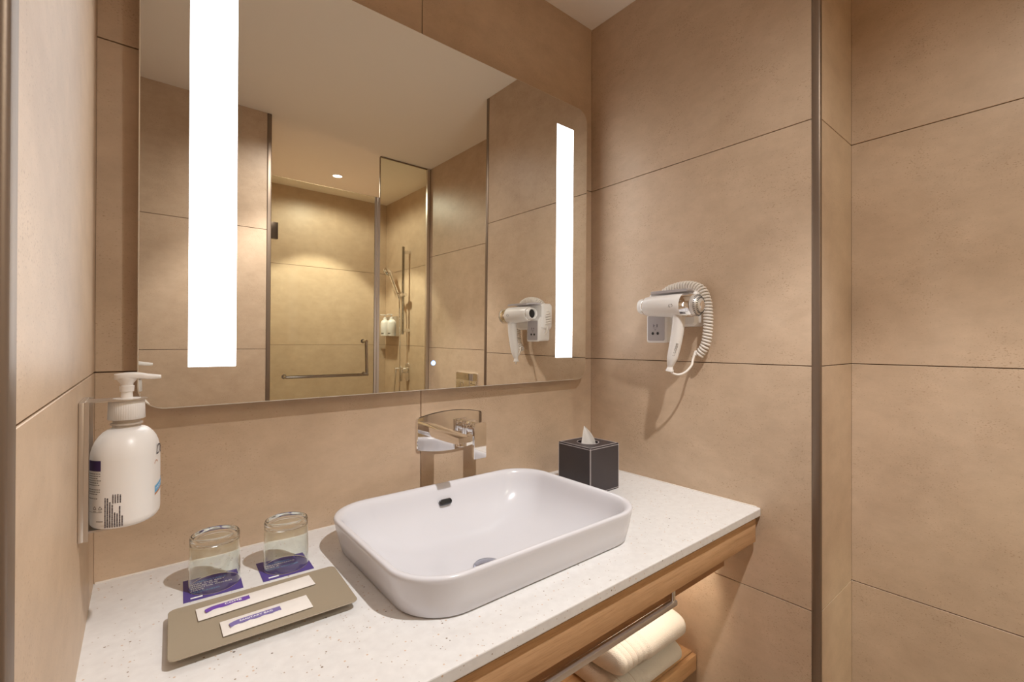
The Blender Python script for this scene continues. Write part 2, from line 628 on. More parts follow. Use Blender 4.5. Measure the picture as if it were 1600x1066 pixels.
# ---------------------------------------------------------------- mirror
mir = empty('mirror', (0.6625, 0, 1.6), 'wide frameless wall mirror with rounded corners and two lit strips', 'mirror')
mir.location = (0.6625, -0.0392, 1.6)
mir.rotation_euler = (math.radians(0.397), 0, math.radians(0.27))
MX, MZ0, MZ1 = 0.6035, 1.1265 - 1.6, 2.052 - 1.6
MC = (MZ0 + MZ1) / 2
MH = (MZ1 - MZ0) / 2
bm = bmesh.new()
prism(bm, rrect(0, MC, MX, MH, 0.042, 12), lambda a, b, d: Vector((a, -d, b)), -0.005, 0.0, 0.0018)
mg = obj('mirror_glass', bm, M['mirror'], mir)
mg.data.materials.append(M['mirror_edge'])
for f in mg.data.polygons:
    if abs(f.normal.y) < 0.95:
        f.material_index = 1
bm = bmesh.new()
prism(bm, rrect(0, MC, MX - 0.05, MH - 0.05, 0.01, 3), lambda a, b, d: Vector((a, d, b)), 0.005, 0.030)
obj('backing_frame', bm, M['grey_plastic'], mir)
for x0, x1 in ((0.1342 - 0.6625, 0.2135 - 0.6625), (1.1188 - 0.6625, 1.1962 - 0.6625)):
    o = mbox('light_strip', M['strip'], mir, x0, x1, -0.0006, 0.0, 1.203 - 1.6, 1.969 - 1.6)
    label(o, 'white glowing vertical light strip')
bm = bmesh.new()
def ring_flat(bm, cx, cz, r0, r1, y, n=32):
    a = [bm.verts.new((cx + r0 * math.cos(2 * PI * i / n), y, cz + r0 * math.sin(2 * PI * i / n))) for i in range(n)]
    b = [bm.verts.new((cx + r1 * math.cos(2 * PI * i / n), y, cz + r1 * math.sin(2 * PI * i / n))) for i in range(n)]
    for i in range(n):
        j = (i + 1) % n
        bm.faces.new((a[i], a[j], b[j], b[i]))
bx, bz = 0.6655 - 0.6625, 1.1972 - 1.6
cyl(bm, (bx, 0.0, bz), (bx, -0.0006, bz), 0.0065, 28)
tb = obj('touch_button', bm, M['button_blue'], mir)
label(tb, 'small round glowing blue touch button')
bm = bmesh.new()
ring_flat(bm, bx, bz, 0.0030, 0.0052, -0.0008)
ring_flat(bm, bx, bz, 0.0002, 0.0011, -0.0008, 12)
obj('button_mark', bm, M['button_white'], tb)

# ---------------------------------------------------------------- counter
bm = bmesh.new()
outer = [(0.0, 0.0), (0.0, -DC), (W - 0.003, -DC), (W, -DC + 0.003), (W, 0.0)]
hole = rrect(0.6625, -0.288, 0.266, 0.197, 0.084, 8)
def slab_with_hole(bm, outer, hole, z0, z1):
    layers = []
    for z in (z0, z1):
        vo = [bm.verts.new((x, y, z)) for x, y in outer]
        vh = [bm.verts.new((x, y, z)) for x, y in hole]
        eo = [bm.edges.new((vo[i], vo[(i + 1) % len(vo)])) for i in range(len(vo))]
        eh = [bm.edges.new((vh[i], vh[(i + 1) % len(vh)])) for i in range(len(vh))]
        bmesh.ops.triangle_fill(bm, use_beauty=True, use_dissolve=False, edges=eo + eh)
        layers.append((vo, vh))
    for k in (0, 1):
        a, b = layers[0][k], layers[1][k]
        for i in range(len(a)):
            j = (i + 1) % len(a)
            bm.faces.new((a[i], a[j], b[j], b[i]))
slab_with_hole(bm, outer, hole, ZC - 0.020, ZC)
edge = [e for e in bm.edges if all(abs(v.co.y + DC) < 1e-5 for v in e.verts) and abs(e.verts[0].co.z - e.verts[1].co.z) < 1e-6]
bmesh.ops.bevel(bm, geom=edge, offset=0.002, segments=2, affect='EDGES', profile=0.5)
counter = obj('countertop', bm, M['quartz'])
tag(counter, 'long white speckled stone countertop under the basin', 'countertop')
bm = bmesh.new()
tube(bm, [(0.002, -0.0015, ZC + 0.0005), (W - 0.002, -0.0015, ZC + 0.0005), (W - 0.0015, -0.3, ZC + 0.0005), (W - 0.0015, -DC + 0.01, ZC + 0.0005)], 0.0022, 8)
obj('silicone_bead', bm, M['caulk'], counter)

# wooden frame under the counter
frame = empty('vanity_frame', (0.6625, -0.3, 0.7), 'light oak vanity frame under the white countertop', 'cabinet')
def kid(name, mat, root, *a, **k):
    o = mbox(name, mat, None, *a, **k)
    o.parent = root
    o.matrix_parent_inverse = Matrix.Translation(root.location).inverted()
    return o
kid('fascia_board', M['oak'], frame, 0.002, 1.3205, -0.577, -0.557, 0.7305, 0.7905, 0.001)
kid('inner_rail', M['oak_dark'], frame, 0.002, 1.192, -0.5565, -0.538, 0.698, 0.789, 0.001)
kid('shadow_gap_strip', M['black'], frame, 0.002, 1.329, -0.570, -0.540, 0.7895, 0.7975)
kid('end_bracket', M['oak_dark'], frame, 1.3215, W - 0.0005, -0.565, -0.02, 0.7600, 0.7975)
kid('light_shield', M['oak_dark'], frame, 0.93, 1.3205, -0.452, -0.440, 0.7050, 0.7975)  # unseen board added to block the light bar towards the front
led = kid('light_bar', M['led'], frame, 0.93, 1.300, -0.438, -0.427, 0.7400, 0.7480)
label(led, 'warm glowing light bar under the counter')

# towel rail hanging from the frame
rail = empty('towel_rail', (0.5, -0.566, 0.7), 'square polished steel towel rail below the oak fascia', 'towel rail')
def kid_bm(name, bm, mat, root, smooth=40):
    o = obj(name, bm, mat, None, smooth=smooth)
    o.parent = root
    o.matrix_parent_inverse = (Matrix.Translation(root.location) @ root.rotation_euler.to_matrix().to_4x4()).inverted()
    return o
bm = bmesh.new()
boxr(bm, 0.20, 0.952, -0.574, -0.562, 0.6935, 0.7045, 0.0015)
kid_bm('rail_bar', bm, M['steel'], rail)
for x in (0.206, 0.944):
    bm = bmesh.new()
    cyl(bm, (x, -0.5675, 0.7045), (x, -0.5675, 0.7305), 0.0052, 16)
    kid_bm('rail_post', bm, M['chrome'], rail)

# shelf with towels
shelf = empty('towel_shelf', (0.6625, -0.2, 0.32), 'light oak shelf below the counter carrying the towels', 'shelf')
kid('shelf_board', M['oak'], shelf, 0.002, W - 0.0005, -0.392, -0.002, 0.325, 0.343, 0.001)
kid('front_lip', M['oak'], shelf, 0.002, W - 0.0025, -0.407, -0.394, 0.297, 0.342, 0.001)

def towel(x0, x1, y0, y1, z0, z1, seed, text):
    root = empty('folded_towel', ((x0 + x1) / 2, (y0 + y1) / 2, z0), text, 'towel', 'folded towels on the oak shelf')
    rnd = random.Random(seed)
    ph = [rnd.uniform(0, 6) for _ in range(6)]
    nx, nr = 90, 56
    def ring(x, scale, off):
        hy, hz = (y1 - y0) / 2, (z1 - z0) / 2
        pts = []
        for k in range(nr):
            a = 2 * PI * k / nr
            ca, sa = math.cos(a), math.sin(a)
            e = 0.62
            yy = math.copysign(abs(ca) ** e, ca)
            zz = math.copysign(abs(sa) ** (0.78 if ca < 0 else 0.62), sa)
            # crown on the upper side, flat underneath
            lift = 1.0 + 0.05 * math.sin(3 * x * 9 + ph[0]) * 0.3
            s_ = scale
            y = (y0 + y1) / 2 + hy * yy * (0.55 + 0.45 * s_)
            z = z0 + hz + hz * zz * s_ * lift
            if sa < 0:
                z = max(z, z0 + 0.0005)
            y += 0.0025 * math.sin(26 * x + ph[1]) * abs(sa)
            z += 0.0020 * math.sin(34 * y + 19 * x + ph[2]) * max(sa, 0)
            pts.append(Vector((x + off * (1 - abs(zz)) * 0, y, max(z, z0))))
        return pts
    rings = []
    for i in range(nx + 1):
        t = i / nx
        x = x0 + (x1 - x0) * t
        er = min(1, (1 - t) * (x1 - x0) / 0.030)
        el = min(1, t * (x1 - x0) / 0.012)
        sc = math.sqrt(max(0.0, 1 - (1 - er) ** 2)) * math.sqrt(max(0, 1 - (1 - el) ** 2) * 0.35 + 0.65)
        sc = max(sc, 0.06)
        dx = x - x0
        for c in (0.022, 0.043, 0.064, 0.085):
            sc -= 0.055 * math.exp(-((dx - c) / 0.0022) ** 2)
        if dx < 0.10:
            sc -= 0.09
        elif dx < 0.112:
            sc -= 0.09 * (0.112 - dx) / 0.012
        rings.append(ring(x, sc, 0))
    bm = bmesh.new()
    loft(bm, rings)
    body = kid_bm('towel_body', bm, M['towel'], root, smooth=80)
    # woven dobby bands across the end
    for c in (0.022, 0.043, 0.064, 0.085):
        bm = bmesh.new()
        rr = []
        for dx, grow in ((c - 0.0016, 0.992), (c, 1.012), (c + 0.0016, 0.992)):
            x = x0 + dx
            sc = 1 - 0.055 * math.exp(-((dx - c) / 0.0022) ** 2) - 0.09
            rr.append(ring(x, sc * grow, 0))
        loft(bm, rr, False, False)
        kid_bm('woven_band', bm, M['towel_band'], root, smooth=80)
    return root
towel(0.985, 1.275, -0.408, -0.13, 0.3435, 0.408, 3, 'lower cream folded towel resting directly on the oak shelf')
towel(0.983, 1.285, -0.415, -0.13, 0.4085, 0.488, 5, 'upper plump cream folded towel lying on the other towel')

# ---------------------------------------------------------------- basin
basin = empty('basin', (0.6625, -0.288, ZC), 'white rounded rectangular countertop basin below the wall tap', 'basin')
def rr3(hx, hy, r, z, cx=0.0, cy=0.0):
    return [Vector((x, y, z)) for x, y in rrect(cx, cy, hx, hy, r, 12)]
H = 0.072
rings = [rr3(0.12, 0.08, 0.06, -0.075), rr3(0.19, 0.13, 0.075, -0.058), rr3(0.250, 0.182, 0.08, -0.022), rr3(0.2635, 0.1945, 0.083, 0.0005),
         rr3(0.272, 0.203, 0.084, 0.0005), rr3(0.276, 0.207, 0.088, 0.004), rr3(0.283, 0.2115, 0.091, 0.030),
         rr3(0.2895, 0.2155, 0.094, H - 0.012), rr3(0.2915, 0.2168, 0.095, H - 0.005), rr3(0.2905, 0.2160, 0.095, H - 0.0015), rr3(0.2880, 0.2135, 0.094, H),
         rr3(0.2825, 0.2085, 0.091, H - 0.0006), rr3(0.2785, 0.2045, 0.088, H - 0.003), rr3(0.2755, 0.2015, 0.086, H - 0.008),
         rr3(0.2735, 0.1995, 0.0855, H - 0.014)]
for k in range(1, 23):
    a = math.radians(90 * k / 22)
    c_, s_ = max(math.cos(a), 0.0) ** 0.80, math.sin(a) ** 0.86
    q_ = 1 - s_
    rings.append(rr3(0.030 + 0.2425 * (c_ * 0.93 + 0.07 * q_), 0.030 + 0.1685 * (c_ * 0.93 + 0.07 * q_), 0.030 + 0.055 * c_ ** 0.6, H - 0.014 - 0.1205 * s_))
bm = bmesh.new()
loft(bm, rings)
bb = obj('bowl', bm, M['ceramic'], basin, smooth=70)
bm = bmesh.new()
lathe(bm, [(0, 0.033), (0.004, 0.033), (0.007, 0.030), (0.009, 0.018), (0.0095, 0.004)], (0.0, 0.0, H - 0.1345), (0, 0, 1), 36)
label(obj('drain_cover', bm, M['drain'], basin, smooth=50), 'round chrome drain cover')
# overflow on the rear inner slope
on = Vector((0, -0.90, 0.42)).normalized()
oc = Vector((0.004, 0.1885, H - 0.042))
ux = Vector((1, 0, 0))
vz = on.cross(ux).normalized()
if vz.z < 0:
    vz = -vz
def on_slope(a, b, d):
    return oc + ux * a + vz * b + on * d
bm = bmesh.new()
o_out = rrect(0, 0, 0.0175, 0.0072, 0.0072, 8)
o_in = rrect(0, 0, 0.0150, 0.0048, 0.0048, 8)
loft(bm, [[on_slope(a, b, -0.004) for a, b in o_out], [on_slope(a, b, 0.0022) for a, b in o_out],
          [on_slope(a, b, 0.0026) for a, b in rrect(0, 0, 0.0162, 0.006, 0.006, 8)],
          [on_slope(a, b, 0.0018) for a, b in o_in], [on_slope(a, b, -0.002) for a, b in o_in]], True, False)
ov = obj('overflow_ring', bm, M['dark_chrome'], basin, smooth=40)
bm = bmesh.new()
loft(bm, [[on_slope(a, b, -0.003) for a, b in o_in], [on_slope(a, b, 0.0004) for a, b in o_in]])
obj('overflow_hole', bm, M['black'], ov)

# ---------------------------------------------------------------- wall tap
tap = empty('wall_tap', (0.74, 0, 1.0), 'chrome single lever wall tap above the basin', 'tap')
def arc_plate():
    pts = []
    x0, x1 = -0.106, 0.106
    for i in range(25):
        t = i / 24
        x = x1 + (x0 - x1) * t
        pts.append((x, 0.050 + 0.0135 * (1 - (2 * t - 1) ** 2)))
    pts = [(min(max(x, x0 + 0.000), x1), z) for x, z in pts]
    for i in range(25):
        t = i / 24
        x = x0 + (x1 - x0) * t
        pts.append((x, -0.036 - 0.0135 * (1 - (2 * t - 1) ** 2)))
    # soften the four corners
    q = []
    n = len(pts)
    for i in range(n):
        a, b, c = Vector(pts[i - 1]), Vector(pts[i]), Vector(pts[(i + 1) % n])
        if abs((b - a).angle(c - b, 0)) > 0.8:
            r = 0.006
            p, s = b + (a - b).normalized() * r, b + (c - b).normalized() * r
            for k in range(5):
                t = k / 4
                q.append(tuple((1 - t) ** 2 * p + 2 * t * (1 - t) * b + t * t * s))
        else:
            q.append(tuple(b))
    return q
bm = bmesh.new()
prism(bm, arc_plate(), lambda a, b, d: Vector((a, -d, b + 0.0)), 0.0, 0.008, 0.0018)
obj('backplate', bm, M['chrome'], tap, smooth=30)
SX = 0.671 - 0.74
bm = bmesh.new()
def spring(y, hx, z0, z1, b=0.0015):
    return [Vector((SX + a, y, (z0 + z1) / 2 + c)) for a, c in rrect(0, 0, hx, (z1 - z0) / 2, b, 2)]
loft(bm, [spring(-0.008, 0.018, 0.004, 0.031), spring(-0.12, 0.018, 0.0045, 0.0255), spring(-0.168, 0.018, 0.006, 0.0235),
          spring(-0.181, 0.018, 0.010, 0.0225)])
sp = obj('spout', bm, M['chrome'], tap, smooth=30)
bm = bmesh.new()
cyl(bm, (SX, -0.160, 0.010), (SX, -0.160, -0.002), 0.0105, 24, bev=0.001)
obj('aerator', bm, M['chrome'], sp, smooth=40)
HX = 0.800 - 0.74
bm = bmesh.new()
box(bm, (HX, -0.014, 0.010), (0.038, 0.012, 0.038), 0.0015)
obj('valve_base', bm, M['chrome'], tap, smooth=40)
bm = bmesh.new()
lathe(bm, [(0, 0.0175), (0.010, 0.0175), (0.0105, 0.0165), (0.012, 0.0165), (0.0125, 0.0175), (0.026, 0.0175), (0.0265, 0.016)], (HX, -0.020, 0.010), (0, -1, 0), 36)
obj('valve_collar', bm, M['chrome'], tap, smooth=40)
bm = bmesh.new()
box(bm, (HX, -0.050, 0.010), (0.034, 0.012, 0.032), 0.0015)
def lever(y, hx, z0, z1):
    return [Vector((HX + a, y, (z0 + z1) / 2 + c)) for a, c in rrect(0, 0, hx, (z1 - z0) / 2, 0.003, 3)]
loft(bm, [lever(-0.054, 0.0200, -0.070, 0.028), lever(-0.0545, 0.0208, -0.071, 0.0285), lever(-0.0615, 0.0208, -0.0715, 0.0285), lever(-0.0625, 0.0198, -0.0705, 0.0275)])
obj('lever_handle', bm, M['chrome'], tap, smooth=30)

# ---------------------------------------------------------------- tissue box
tb_ = empty('tissue_box', (1.1148, -0.1801, ZC), 'dark leather tissue box with pale stitching beside the corner', 'tissue box')
s, h = 0.0635, 0.135
bm = bmesh.new()
n = 32
hole_r = [(0.030 * math.cos(2 * PI * i / n), 0.030 * math.sin(2 * PI * i / n) + 0.002) for i in range(n)]
sq = rrect(0, 0, s, s, 0.003, 2)
def box_shell(bm):
    vo0 = [bm.verts.new((x, y, 0.0)) for x, y in sq]
    vo1 = [bm.verts.new((x, y, h - 0.001)) for x, y in sq]
    vo2 = [bm.verts.new((x * 0.985, y * 0.985, h)) for x, y in sq]
    vh = [bm.verts.new((x, y, h)) for x, y in hole_r]
    vb = [bm.verts.new((x, y, h - 0.012)) for x, y in hole_r]
    for a, b in ((vo0, vo1), (vo1, vo2)):
        for i in range(len(a)):
            j = (i + 1) % len(a)
            bm.faces.new((a[i], a[j], b[j], b[i]))
    bm.faces.new(vo0[::-1])
    eo = [bm.edges.get((vo2[i], vo2[(i + 1) % len(vo2)])) for i in range(len(vo2))]
    eh = [bm.edges.new((vh[i], vh[(i + 1) % n])) for i in range(n)]
    bmesh.ops.triangle_fill(bm, use_beauty=True, edges=eo + eh)
    for i in range(n):
        j = (i + 1) % n
        bm.faces.new((vh[i], vb[i], vb[j], vh[j]))
    bm.faces.new(vb)
box_shell(bm)
obj('box_body', bm, M['leather'], tb_)
bm = bmesh.new()
def seam(pts, r=0.0006):
    tube(bm, pts, r, 6)
zl = h - 0.0045
e = s + 0.0002
seam([(-e, -e, zl), (e, -e, zl)])
seam([(e, -e, zl), (e, e, zl)])
seam([(-e, -e, zl), (-e, e, zl)])
seam([(-e, -e, 0.004), (e, -e, 0.004)])
seam([(e, -e, 0.004), (e, e, 0.004)])
seam([(-e, -e, 0.004), (-e, e, 0.004)])
k = s - 0.001
seam([(-k, -e, 0.002), (-k, -e, h - 0.002)])
seam([(k, -e, 0.002), (k, -e, h - 0.002)])
seam([(-e, -k, 0.002), (-e, -k, h - 0.002)])
seam([(-e, k, 0.002), (-e, k, h - 0.002)])
k2 = s - 0.0035
for a, b in (((-k2, -k2), (k2, -k2)), ((k2, -k2), (k2, k2)), ((k2, k2), (-k2, k2)), ((-k2, k2), (-k2, -k2))):
    seam([(*a, h + 0.0002), (*b, h + 0.0002)])
ringp = [(0.0325 * math.cos(t), 0.0325 * math.sin(t) + 0.002, h + 0.0002) for t in (2 * PI * i / 40 for i in range(41))]
seam(ringp)
obj('stitching', bm, M['stitch'], tb_)
tis = empty('tissue', (1.1148, -0.1801, ZC + h - 0.011), 'white paper tissue poking out of the dark box', 'tissue')
bm = bmesh.new()
rows = []
su, sv = Vector((0.776, -0.631, 0)), Vector((0.631, 0.776, 0))
for i in range(17):
    t = i / 16
    left = -0.0235 + 0.0115 * t
    right = 0.0215 - 0.0320 * t ** 1.9
    row = []
    m = 17
    for k in range(m):
        q = k / (m - 1)
        u = left + (right - left) * q
        w_ = (0.0040 * math.sin(q * PI) + 0.0014 * math.sin(q * 9 + t * 3)) * (1 - 0.8 * t) - 0.006 + 0.016 * t
        row.append(bm.verts.new(su * u + sv * w_ + Vector((0, 0, 0.0005 + 0.057 * t + 0.003 * (1 - t) * math.sin(q * 7)))))
    rows.append(row)
for a, b in zip(rows, rows[1:]):
    for k in range(len(a) - 1):
        bm.faces.new((a[k], a[k + 1], b[k + 1], b[k]))
bmesh.ops.solidify(bm, geom=bm.faces[:], thickness=0.0012)
obj('paper_sheet', bm, M['tissue'], tis, smooth=60)

# ---------------------------------------------------------------- tray, sachets, cards, tumblers
TR = math.radians(-2.6)
tray = empty('tray', (0.2190, -0.2960, ZC), 'taupe rectangular amenity tray in front of the tumblers', 'tray', rot=(0, 0, TR))
bm = bmesh.new()
def tr(hx, hy, r, z):
    return [Vector((x, y, z)) for x, y in rrect(0, 0, hx, hy, r, 6)]
loft(bm, [tr(0.095, 0.045, 0.006, 0.0), tr(0.098, 0.048, 0.006, 0.006), tr(0.112, 0.062, 0.008, 0.0105), tr(0.1240, 0.0720, 0.010, 0.0135),
          tr(0.1245, 0.0725, 0.010, 0.0145), tr(0.1240, 0.0720, 0.010, 0.0152), tr(0.1225, 0.0705, 0.009, 0.0150),
          tr(0.112, 0.060, 0.006, 0.0138), tr(0.10, 0.05, 0.004, 0.0136)])
obj('tray_plate', bm, M['tray'], tray, smooth=40)

def sachet(name, corners, text, stripe, word, mat, label_, fs, zoff):
    """corners: near-left, far-left ... given as centre, size and angle on the tray"""
    (cx, cy), (lx, ly), ang = corners
    root = empty(name, (cx, cy, ZC + zoff), label_, 'sachet', rot=(0, 0, math.radians(ang)))
    bm = bmesh.new()
    nx, ny = 24, 5
    g = []
    for i in range(nx + 1):
        row = []
        for j in range(ny + 1):
            x = -lx / 2 + lx * i / nx
            y = -ly / 2 + ly * j / ny
            e_ = min(1, min(i, nx - i) / 3) * min(1, min(j, ny - j) / 1.0)
            row.append(bm.verts.new((x, y, 0.0006 + 0.0022 * e_ * (1 + 0.35 * math.sin(i * 1.7 + j)))))
        g.append(row)
    for i in range(nx):
        for j in range(ny):
            bm.faces.new((g[i][j], g[i + 1][j], g[i + 1][j + 1], g[i][j + 1]))
    ret = bmesh.ops.extrude_face_region(bm, geom=bm.faces[:])
    for v in ret['geom']:
        if isinstance(v, bmesh.types.BMVert):
            v.co.z = 0.0
    obj('wrapper', bm, M['paper'], root, smooth=50)
    x0, x1, y0, y1 = stripe
    zt = 0.0040
    bm = bmesh.new()
    top, bot = [], []
    for i in range(25):
        t = i / 24
        x = x0 + (x1 - x0) * t
        drop = 0.0045 * max(0, 1 - t / 0.22) ** 2
        top.append((x, y1 - drop))
        bot.append((x + 0.001 * (1 - t), y0 - drop * 0.6))
    out = bot + top[::-1]
    loft(bm, [[Vector((x, y, zt - 0.0012)) for x, y in out], [Vector((x, y, zt)) for x, y in out]])
    obj('printed_stripe', bm, mat, root)
    bm = text_mesh(word, fs, align='RIGHT', spacing=1.1, bold=0.018)
    map_bm(bm, lambda a, b, c: Vector((x1 - 0.011 + a, (y0 + y1) / 2 - fs * 0.35 + b, zt + 0.0002)))
    obj('lettering', bm, M['ink_white'], root)
    return root
sachet('comb_sachet', ((0.2158, -0.2600), (0.168, 0.0385), 0.6), '', (-0.074, -0.013, -0.0035, 0.0065), 'COMB', M['purple'],
       'long white COMB sachet at the back of the taupe tray', 0.0078, 0.0152)
sachet('sanitary_sachet', ((0.2166, -0.3257), (0.121, 0.0420), -0.8), '', (-0.051, 0.018, -0.0045, 0.0065), 'SANITARY BAG', M['lilac'],
       'shorter white SANITARY BAG sachet at the front of the taupe tray', 0.0060, 0.0152)

def card(cx, cy, sx, sy, ang, lines, colors, label_):
    root = empty('coaster_card', (cx, cy, ZC), label_, 'coaster', 'violet coaster cards', rot=(0, 0, math.radians(ang)))
    bm = bmesh.new()
    boxr(bm, -sx / 2, sx / 2, -sy / 2, sy / 2, 0, 0.0008)
    obj('card_sheet', bm, M['card'], root)
    size, lead = 0.0074, 0.0080
    for k, (line, cname) in enumerate(zip(lines, colors)):
        bm = text_mesh(line, size, spacing=1.05, bold=0.02)
        map_bm(bm, lambda a, b, c: Vector((-sx / 2 + 0.011 + a, sy / 2 - 0.020 + b - k * lead, 0.00095)))
        obj('printed_line', bm, M[cname], root)
    bm = bmesh.new()
    boxr(bm, -sx / 2 + 0.010, -sx / 2 + 0.027, -sy / 2 + 0.007, -sy / 2 + 0.0115, 0.0007, 0.00095)
    obj('printed_tab', bm, M['ink_white'], root)
    return root
card(0.1655, -0.1360, 0.0865, 0.0855, -3.2, ['COMFORTABLE', 'WAS THE BEST', 'THING THE', 'DOCTOR COULD', 'HAVE', 'PRESCRIBED'],
     ['ink_blue', 'ink_white', 'ink_white', 'ink_white', 'ink_white', 'ink_blue'], 'violet coaster reading DOCTOR COULD, left of the two under tumblers')
card(0.2820, -0.1425, 0.0865, 0.0850, -2.0, ['A POWERFUL', 'PERFORMANCE', 'WAS A', 'SHOW STOPPER'],
     ['ink_blue', 'ink_white', 'ink_white', 'ink_blue'], 'violet coaster reading PERFORMANCE, nearer the basin')

def tumbler(cx, cy, text):
    root = empty('tumbler', (cx, cy, ZC + 0.0010), text, 'glass', 'upturned glass tumblers')
    prof = [(0.0003, 0.0388), (0.0, 0.0392), (0.0007, 0.0396), (0.0015, 0.03965), (0.0025, 0.03962), (0.030, 0.0392), (0.062, 0.0386), (0.079, 0.0382), (0.0865, 0.0382), (0.0895, 0.0372),
            (0.0902, 0.0355), (0.0895, 0.0335), (0.0880, 0.0315), (0.0865, 0.024), (0.0860, 0.012), (0.0859, 0.0015)]
    inner = [(0.0800, 0.0015), (0.0800, 0.020), (0.0792, 0.030), (0.0782, 0.0335), (0.0765, 0.0355), (0.073, 0.0364), (0.070, 0.0368), (0.060, 0.0372), (0.030, 0.0379), (0.0042, 0.03845), (0.0030, 0.03848), (0.0020, 0.0385)]
    bm = bmesh.new()
    lathe(bm, prof, n=128, cap0=False, cap1=True)
    lathe(bm, inner, n=128, cap0=True, cap1=False)
    # join the two open rims at the mouth
    bm.verts.ensure_lookup_table()
    nv = 128
    a = bm.verts[0:nv]
    b = bm.verts[len(prof) * nv + (len(inner) - 1) * nv: len(prof) * nv + len(inner) * nv]
    for i in range(nv):
        j = (i + 1) % nv
        bm.faces.new((a[i], b[i], b[j], a[j]))
    obj('glass_body', bm, M['glass'], root, smooth=50)
    return root
tumbler(0.1690, -0.1335, 'clear tumbler upside down, nearer the pump bottle')
tumbler(0.2853, -0.1398, 'clear tumbler upside down, nearer the white basin')

# ---------------------------------------------------------------- pump bottles
def superring(rx, ry, z, n=56, p=2.4, rot=0.0, c=(0, 0)):
    out = []
    for i in range(n):
        a = 2 * PI * i / n
        x = rx * math.copysign(abs(math.cos(a)) ** (2 / p), math.cos(a))
        y = ry * math.copysign(abs(math.sin(a)) ** (2 / p), math.sin(a))
        out.append(Vector((c[0] + x * math.cos(rot) - y * math.sin(rot), c[1] + x * math.sin(rot) + y * math.cos(rot), z)))
    return out

BROT = math.radians(-16)
BX, BY, BZ = 0.0480, -0.2500, 0.9985
RX, RY, PW = 0.0372, 0.0470, 2.3
bot = empty('pump_bottle', (BX, BY, BZ), 'large white hand wash pump bottle on the left wall', 'bottle')
bm = bmesh.new()
prof = [(0.0, 0.86), (0.0015, 0.93), (0.005, 0.985), (0.010, 1.0), (0.060, 1.0), (0.092, 0.995), (0.100, 0.975), (0.1075, 0.935),
        (0.1145, 0.87), (0.1210, 0.77), (0.1260, 0.66), (0.1290, 0.55)]
rg = [superring(RX * s_, RY * s_, z, p=PW, rot=BROT) for z, s_ in prof]
rg.append(superring(0.0165, 0.0165, 0.1310, p=2.0, rot=BROT))
loft(bm, rg)
obj('bottle_body', bm, M['bottle'], bot, smooth=60)
bm = bmesh.new()
lathe(bm, [(0, 0.0165), (0.004, 0.0155), (0.0045, 0.0185), (0.0065, 0.0185), (0.007, 0.0155), (0.013, 0.0155)], (0, 0, 0.1305), n=40)
obj('bottle_neck', bm, M['neck'], bot, smooth=40)
bm = bmesh.new()
rings = []
for z, r in ((0.1425, 0.0200), (0.1432, 0.0208), (0.1675, 0.0200), (0.1690, 0.0192)):
    ring = []
    for i in range(144):
        a = 2 * PI * i / 144
        rr_ = r + (0.00045 if i % 3 == 0 else 0.0) * (1 if 0.143 < z < 0.168 else 0)
        ring.append(Vector((rr_ * math.cos(a), rr_ * math.sin(a), z)))
    rings.append(ring)
loft(bm, rings)
obj('ribbed_collar', bm, M['plastic'], bot, smooth=60)
bm = bmesh.new()
lathe(bm, [(0, 0.0155), (0.003, 0.0155), (0.0035, 0.0068), (0.0120, 0.0064), (0.0125, 0.0080), (0.0205, 0.0086), (0.0210, 0.0070), (0.0240, 0.0075), (0.0290, 0.0110), (0.0330, 0.0115)],
      (0, 0, 0.169), n=32)
obj('pump_stem', bm, M['plastic'], bot, smooth=40)
bm = bmesh.new()
sec = []
for t in [i / 14 for i in range(15)]:
    x = -0.0140 + 0.0530 * t
    hy = 0.0115 * math.sqrt(max(0.05, 1 - (max(0, 0.30 - t) / 0.30) ** 2)) if t < 0.3 else 0.0115 - 0.0062 * (t - 0.3) / 0.7
    zt = 0.2065 + 0.0020 * math.sin(PI * min(1, t * 1.4)) - 0.0042 * max(0, t - 0.5) ** 1.5 * 2
    th = 0.0050 + 0.0042 * (1 - abs(t - 0.3)) if t < 0.85 else 0.0068 - 0.012 * (t - 0.85)
    sec.append([Vector((x, a, zt - th / 2 + b)) for a, b in rrect(0, 0, hy, th / 2, 0.0028, 4)])
loft(bm, sec)
obj('pump_head', bm, M['plastic'], bot, smooth=50)

# printing wrapped round the bottle: a = angle (deg) on the body, z up
N_ARC = 720
ARC = []
_pts = superring(RX, RY, 0, n=N_ARC, p=PW, rot=BROT)
_acc = 0.0
for i in range(N_ARC):
    ARC.append((_acc, _pts[i]))
    _acc += (_pts[(i + 1) % N_ARC] - _pts[i]).length
PERIM = _acc
def arc_at_angle(deg):
    """arc length where the body meets world direction deg from the axis (0 = +x, -90 = towards camera side)"""
    best = min(ARC, key=lambda q: abs(((math.degrees(math.atan2(q[1].y, q[1].x)) - deg + 180) % 360) - 180))
    return best[0]
def wrap(sx, z, lift=0.0003):
    s_ = sx % PERIM
    i = 0
    lo, hi = 0, N_ARC - 1
    while lo < hi:
        mid = (lo + hi + 1) // 2
        if ARC[mid][0] <= s_:
            lo = mid
        else:
            hi = mid - 1
    a = ARC[lo]
    b = ARC[(lo + 1) % N_ARC]
    nxt = b[0] if lo < N_ARC - 1 else PERIM
    t = (s_ - a[0]) / max(1e-9, nxt - a[0])
    p = a[1].lerp(b[1], t)
    tg = (b[1] - a[1]).normalized()
    nrm = Vector((tg.y, -tg.x, 0))
    return Vector((p.x + nrm.x * lift, p.y + nrm.y * lift, z))
